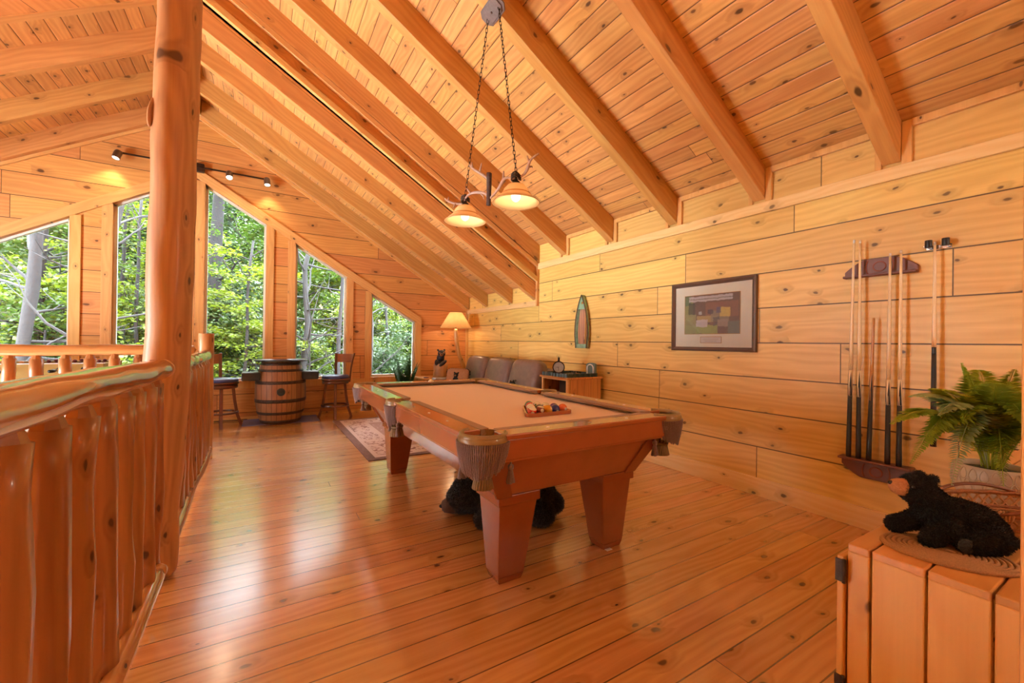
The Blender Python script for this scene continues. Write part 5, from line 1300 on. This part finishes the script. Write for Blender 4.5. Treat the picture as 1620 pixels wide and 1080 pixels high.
# plush bears under the pool table
def big_bear():
    t = empty('plush_bear', (1.42,2.50,0), 0, 'large dark grey plush bear sprawled on the floor under the pool table', 'plush toy')
    O = Vector((1.42,2.50,0))
    def q(x, y, z): return (x-O.x, y-O.y, z)
    R = lambda r: (r,r,r)
    E = [(q(1.26,2.65,.140), R(.125)), (q(1.21,2.67,.11), R(.095)), (q(1.26,2.60,.235), R(.03)), (q(1.30,2.74,.22), R(.035))]
    E += limb(q(1.25,2.62,.15), q(1.45,2.52,.17), .12, .15) + [(q(1.45,2.50,.17), (.19,.17,.155))] + limb(q(1.45,2.5,.17), q(1.62,2.40,.17), .16, .165)
    E += limb(q(1.34,2.52,.08), q(1.27,2.41,.065), .075, .06) + [(q(1.245,2.385,.062), R(.062))]
    E += limb(q(1.60,2.38,.14), q(1.585,2.25,.09), .13, .09) + [(q(1.60,2.215,.085), (.085,.06,.085))]
    E += limb(q(1.70,2.42,.12), q(1.76,2.32,.09), .10, .07) + limb(q(1.36,2.68,.08), q(1.30,2.82,.06), .07, .055)
    b = blob('body', E, .013, M['fur'], t, 5)
    fur(b, 34000, .013, .0030, plain('dark_fur_tufts', (.055,.06,.064,1), .8), (0,0,-.3), lambda c: c.z < .004, 'fur_tufts', t)
    mb = MB(); m = T(q(1.12,2.695,.066)) @ Vector((-1,.25,-.15)).to_track_quat('Z','Y').to_matrix().to_4x4()
    mb.lathe([(.0,-.07),(.060,-.065),(.062,-.03),(.050,.0),(.040,.025),(.022,.036),(0,.038)], 22, M=m); mb.build('muzzle', plain('brown_plush', (.085,.05,.035,1), .85, 90, .2, .4), t)
    mb = MB(); mb.ell(q(1.083,2.706,.066), (.014,.016,.012)); mb.build('nose', M['nose'], t)
    mb = MB(); mb.ell(q(1.12,2.585,.15), (.010,.010,.010)); mb.build('eye', M['nose'], t)
big_bear()
# tall plant by the window
def window_plant():
    c = Vector((2.12,6.98,0)); t = empty('potted_plant', c, 0, 'feathery dark green potted plant standing in front of the small window', 'plant')
    mb = MB(); mb.lathe([(.10,0),(.13,.02),(.15,.20),(.155,.26),(.145,.26),(.14,.22)], 28, capt=False); mb.build('pot', plain('brown_pot', (.12,.06,.035,1), .5), t)
    mb = MB(); mb.lathe([(0,.22),(.14,.22)], 24, capb=False, capt=False); mb.build('soil', M['soil'], t)
    gm = leafmat('plume_green', (.10,.20,.045,1), (.03,.09,.02,1), .25)
    for i in range(16):
        a = 2*PI*i/16*2.4; r = .08+.24*((i*7)%16)/16; h = .76+.30*(1-((i*7)%16)/16); mb = MB(); b = Vector((.03*math.cos(a), .03*math.sin(a), .22)); tp = Vector((r*math.cos(a), r*math.sin(a)*.8, h))
        frond(mb, b, tp, .03, 1.9, n=34, bank=.6); mb.build('stem', gm, t)
window_plant()

# ------------------------------------------------------------------ the wood outside
rnd = random.Random(21)
def gz(x, y): 
    base = -3.2 if y < 10 else -3.2+(y-10)*.36
    return base + .7*mnoise.noise(Vector((x*.15, y*.15, 3)))
mb = MB(); NX, NY = 60, 60; vs = []
for j in range(NY+1):
    y = 7.9+(62-7.9)*j/NY
    for i in range(NX+1): x = -42+84*i/NX; vs.append((x, y, gz(x, y)))
mb.add(vs, [(j*(NX+1)+i, j*(NX+1)+i+1, (j+1)*(NX+1)+i+1, (j+1)*(NX+1)+i) for j in range(NY) for i in range(NX)], True)
tt = NT('forest_ground'); P = tt.obj(); nz = tt.noise(P, 1.5, 8, .75); n2 = tt.noise(P, 9, 6, .75)
cc = tt.mix(tt.math('MULTIPLY', tt.math('ADD', nz, n2), .5), (.008,.018,.004,1), (.075,.13,.02,1)); M['ground'] = tt.out(cc, .95, bump=n2, bstr=1.0, bdist=.3)
struct(mb.build('ground', M['ground']))
LM = [leafmat('leaf_yellow_green', (.155,.19,.008,1), (.05,.095,.005,1), .5), leafmat('leaf_mid_green', (.058,.10,.010,1), (.016,.038,.005,1), .45), leafmat('leaf_cool_green', (.042,.072,.024,1), (.014,.032,.010,1), .35), leafmat('leaf_budding', (.13,.13,.035,1), (.05,.06,.02,1), .4)]
BK = [plain('bark_dark', (.011,.009,.010,1), .9, 12, .5, 1.0), plain('bark_pale', (.020,.017,.018,1), .85, 22, .45, .9), plain('bark_grey', (.015,.013,.013,1), .85, 22, .45, .9)]
def leaf(mb, p, size, tilt=.5):
    a = rnd.uniform(0, 2*PI); n = Vector((rnd.gauss(0,tilt), rnd.gauss(0,tilt), 1)).normalized(); d = n.cross(Vector((math.cos(a), math.sin(a), 0))).normalized(); s = n.cross(d)*size*.33
    mb.v += [tuple(p), tuple(p+d*size*.5+s), tuple(p+d*size), tuple(p+d*size*.5-s)]; k = len(mb.v)-4
    mb.f.append((k,k+1,k+2,k+3)); mb.sm.append(False); mb.mi.append(0)
def clump_crown(n, R, H, size, clumps=26, tilt=.5):
    mb = MB(); cs = [(Vector((rnd.gauss(0,R*.5), rnd.gauss(0,R*.5), rnd.uniform(0,H))), rnd.uniform(.35,.8)*R*.5) for _ in range(clumps)]
    for i in range(n):
        c, r = cs[i % clumps]; leaf(mb, c+Vector((rnd.gauss(0,r*.5), rnd.gauss(0,r*.5), rnd.gauss(0,r*.22))), size*rnd.uniform(.6,1.3), tilt)
    return mb
def trunk_mesh(h, r, wob=.25, branches=8, bl=1.5, lean=(0,0), start=.3, up=.35):
    mb = MB(); pts = [Vector((lean[0]*i/10*h+mnoise.noise(Vector((i*.35+h,r*9,0)))*wob, lean[1]*i/10*h+mnoise.noise(Vector((i*.35+h,r*9,7)))*wob, h*i/10)) for i in range(11)]
    hewn(mb, pts, r, r*.45, 9, 0, .35)
    for k in range(branches):
        q = start+(1-start)*rnd.random(); i = min(9, int(q*10)); p = pts[i].lerp(pts[i+1], q*10-i); a = rnd.uniform(0, 2*PI); L = bl*rnd.uniform(.5,1.2); pp = [p]
        d = Vector((math.cos(a), math.sin(a), up*rnd.uniform(-.3,1.3)))
        for s in range(4): d = (d+Vector((rnd.uniform(-.3,.3), rnd.uniform(-.3,.3), rnd.uniform(-.15,.25)))).normalized(); pp.append(pp[-1]+d*L/4)
        mb.tube(pp, [r*.28, r*.22, r*.16, r*.10, r*.04], 5, False)
        for s in (2,3):
            d2 = (d+Vector((rnd.uniform(-.9,.9), rnd.uniform(-.9,.9), rnd.uniform(-.2,.6)))).normalized(); mb.tube([pp[s], pp[s]+d2*L*.22, pp[s]+d2*L*.4+Vector((0,0,.04))], [r*.12,r*.08,r*.03], 4, False)
    return mb
# prototypes for the slope
protos = []
for k in range(4):
    cm = clump_crown(6500, 2.3, 6.5, .20, 60).mesh('tree_crown', LM[(1,0,2,1)[k]]); tm = trunk_mesh(9, .16, .5, 10, 2.2).mesh('tree_trunk', BK[(0,2,0,2)[k]]); protos.append((cm, tm))
G_ = 'leafy trees on the slope beyond the windows'
cnt = 0
for row, y in enumerate((17,20,23.5,27.5,32,37,43,50)):
    nrow = 5+row
    for i in range(nrow):
        lo, hi = -.40*y-1, .36*y+2.5
        x = lo+(hi-lo)*(i+.5+rnd.uniform(-.35,.35))/nrow; yy = y+rnd.uniform(-1.2,1.2); cm, tm = protos[rnd.randrange(4)]; s = rnd.uniform(.62,.82)*(1+.06*row)
        e = empty('forest_tree', (x, yy, gz(x,yy)-.1), rnd.uniform(0,6.28), 'leafy green tree among the forest on the slope beyond the windows', 'tree', G_); e.scale = (s,s,s)
        o = bpy.data.objects.new('trunk', tm); COL.objects.link(o); o.parent = e
        o = bpy.data.objects.new('crown', cm); COL.objects.link(o); o.parent = e; o.location = (0,0,1.6); cnt += 1
# understory shrubs close to the house
shr = [clump_crown(5200, 1.0, 2.6, .085, 44, .45).mesh('shrub_foliage', LM[k]) for k in (0,1,2)]
stm = trunk_mesh(2.6, .035, .3, 12, .9, start=.15).mesh('shrub_stem', BK[0])
for i in range(30):
    y = rnd.uniform(11,16); x = y*(-.38+.74*(i+.5)/30)+rnd.uniform(-.4,.4)
    s = rnd.uniform(.8,1.3); zz = -2.4+(y-10)*.42
    e = empty('understory_shrub', (x, y, min(gz(x,y), 9)), rnd.uniform(0,6.28), 'bright green leafy shrub growing low among the trees outside the windows', 'shrub', 'green understory shrubs outside the windows'); e.scale = (s,s,s*1.25)
    o = bpy.data.objects.new('stem', stm); COL.objects.link(o); o.parent = e
    o = bpy.data.objects.new('foliage', shr[i % 3]); COL.objects.link(o); o.parent = e; o.location = (0,0,.5)
# single trees that can be told apart
def tree(label, slope, y, h, r, bark, lean=(0,0), branches=10, bl=1.4, crown=None, up=.35, start=.25, wob=.25):
    x = slope*y; z0 = gz(x, y)-.1; e = empty('forest_tree', (x, y, z0), 0, label, 'tree')
    trunk_mesh(h, r, wob, branches, bl, lean, start, up).build('trunk', bark, e)
    if crown: crown().build('crown', crown.mat, e)
    return e, x, z0
class Sprays:
    """flat layered sprays of leaves on arching branches"""
    def __init__(s, mat, specs, size=.085, n=260): s.mat, s.specs, s.size, s.n = mat, specs, size, n
    def __call__(s):
        mb = MB()
        for (p0, p1, w) in s.specs:
            p0, p1 = Vector(p0), Vector(p1)
            mb.tube([p0, p0.lerp(p1,.5)+Vector((0,0,.10)), p1], [.012,.008,.003], 5, False)
            d = (p1-p0); sd = d.cross(Vector((0,0,1))).normalized()
            for i in range(s.n):
                q = rnd.random()**.8; c = p0.lerp(p1, q)+sd*rnd.gauss(0, w*.5*(1-.5*q))+Vector((0,0,.10*math.sin(q*PI)+rnd.gauss(0,.05))); leaf(mb, c, s.size*rnd.uniform(.7,1.3), .35)
        return mb
def sprays(n, zlo, zhi, L, w, xc=0, seed=1, back=.6):
    r = random.Random(seed); out = []
    for i in range(n):
        z = zlo+(zhi-zlo)*i/(n-1)+r.uniform(-.1,.1); a = r.uniform(-.6,.5)+(PI if i % 2 else 0); st = Vector((xc, 0, z)); out.append((st, st+Vector((math.cos(a)*L*r.uniform(.7,1.2), math.sin(a)*L*.5-.2, r.uniform(-.1,.25))), w))
    return out
tree('pale grey tree with a thick trunk leaning right at the far left window', -0.3530, 10.2, 9.2, .12, BK[1], (.055,0), 12, 1.6, None, .6)
tree('pale leaning limb crossing the lower left of the far left window', -0.3760, 9.6, 8.4, .095, BK[1], (.20,.03), 12, 1.5, None, .5)
tree('dark straight conifer with level bare branches in the far left window', -0.3177, 13.0, 9, .11, BK[0], (.01,0), 26, 2.0, Sprays(LM[3], sprays(16, 2.5, 8.6, 1.8, .9, 0, 3), .07, 160), .15)
tree('slender dark double stemmed sapling in the window left of the log post', -0.2103, 12.5, 7.5, .06, BK[0], (.01,0), 12, 1.2, Sprays(LM[0], sprays(20, 1.8, 7, 1.5, .8, 0, 5), .065, 300), .5)
tree('thin sapling just left of the log post outside the window', -0.1870, 11.5, 7, .05, BK[2], (.005,0), 9, 1.0, Sprays(LM[1], sprays(14, 2.2, 6.6, 1.3, .8, 0, 8), .065, 280), .5)
tree('massive dark straight trunk in the tallest window right of the log post', -0.0750, 13.5, 12, .20, BK[0], (.006,0), 12, 1.6, Sprays(LM[1], sprays(12, 5, 9.6, 1.8, 1.0, .2, 9), .09, 200), .2, .35, .1)
tree('young dogwood with bright yellow green layered leaves in the tallest window', -0.0430, 10.6, 6.4, .05, BK[2], (.06,0), 9, 1.2, Sprays(LM[0], sprays(24, 1.4, 6.0, 1.35, .75, .1, 11), .075, 430), .4)
tree('gnarled grey tree with a broken forked top at the left of the fourth window', 0.0627, 10.8, 6.4, .11, BK[2], (.055,0), 16, 1.5, None, .9, .35)
tree('straight pale birch like trunk with dead level branches behind the right stool', 0.1522, 11.3, 8, .075, BK[1], (.01,0), 24, 1.7, None, .12, .15, .12)
tree('bare grey branched tree filling the small right window', 0.2225, 10.6, 6.4, .07, BK[1], (.0,0), 34, 1.9, None, .55, .2, .15)
tree('thin bare sapling behind the plant in the small right window', 0.2576, 12.4, 7, .05, BK[2], (.01,0), 20, 1.3, Sprays(LM[1], sprays(10, 2.2, 6, 1.2, .7, 0, 14), .08, 140), .5)
# ------------------------------------------------------------------ light
w = bpy.data.worlds.new("sky"); SC.world = w; w.use_nodes = True; wt = w.node_tree
bg = wt.nodes['Background']
tc = wt.nodes.new('ShaderNodeTexCoord'); sx = wt.nodes.new('ShaderNodeSeparateXYZ'); wt.links.new(tc.outputs['Generated'], sx.inputs[0])
fc = wt.nodes.new('ShaderNodeFloatCurve'); m01 = wt.nodes.new('ShaderNodeMath'); m01.operation = 'MULTIPLY_ADD'; m01.inputs[1].default_value = .5; m01.inputs[2].default_value = .5
wt.links.new(sx.outputs[2], m01.inputs[0]); wt.links.new(m01.outputs[0], fc.inputs['Value'])
cv = fc.mapping.curves[0]; cv.points[0].location = (0,.66); cv.points[1].location = (1,1)
for p in ((.49,.66),(.57,.15),(.76,.15),(.86,.95)): cv.points.new(*p)
fc.mapping.update()
ms = wt.nodes.new('ShaderNodeMath'); ms.operation = 'MULTIPLY'; ms.inputs[1].default_value = 50.0; wt.links.new(fc.outputs[0], ms.inputs[0]); wt.links.new(ms.outputs[0], bg.inputs[1])
bg.inputs[0].default_value = (.84,.91,1,1)
point('rear_fill', (.58,-1.5,3.3), 24, (1,.84,.68), .28)  # added soft fill behind the camera, no fixture hangs there
point('stair_fill', (-2.6,4.2,-.9), 40, (1,.9,.8), .3)  # added fill in the stair void to lift ceiling and wall, no real lamp
point('rear_fill', (3.0,-1.5,2.0), 40, (1,.86,.72), .15)  # second added rear fill, brightens the near right corner
SC.view_settings.view_transform = 'Standard'; SC.view_settings.look = 'None'; SC.view_settings.gamma = 1; SC.view_settings.use_curve_mapping = False
SC.view_settings.exposure = .28
SC.cycles.use_denoising = True; SC.cycles.max_bounces = 7; SC.cycles.diffuse_bounces = 4; SC.cycles.use_adaptive_sampling = True; SC.cycles.adaptive_threshold = .05; SC.cycles.glossy_bounces = 4; SC.cycles.transparent_max_bounces = 16; SC.cycles.sample_clamp_indirect = 6
SC.cycles.caustics_reflective = False; SC.cycles.caustics_refractive = False
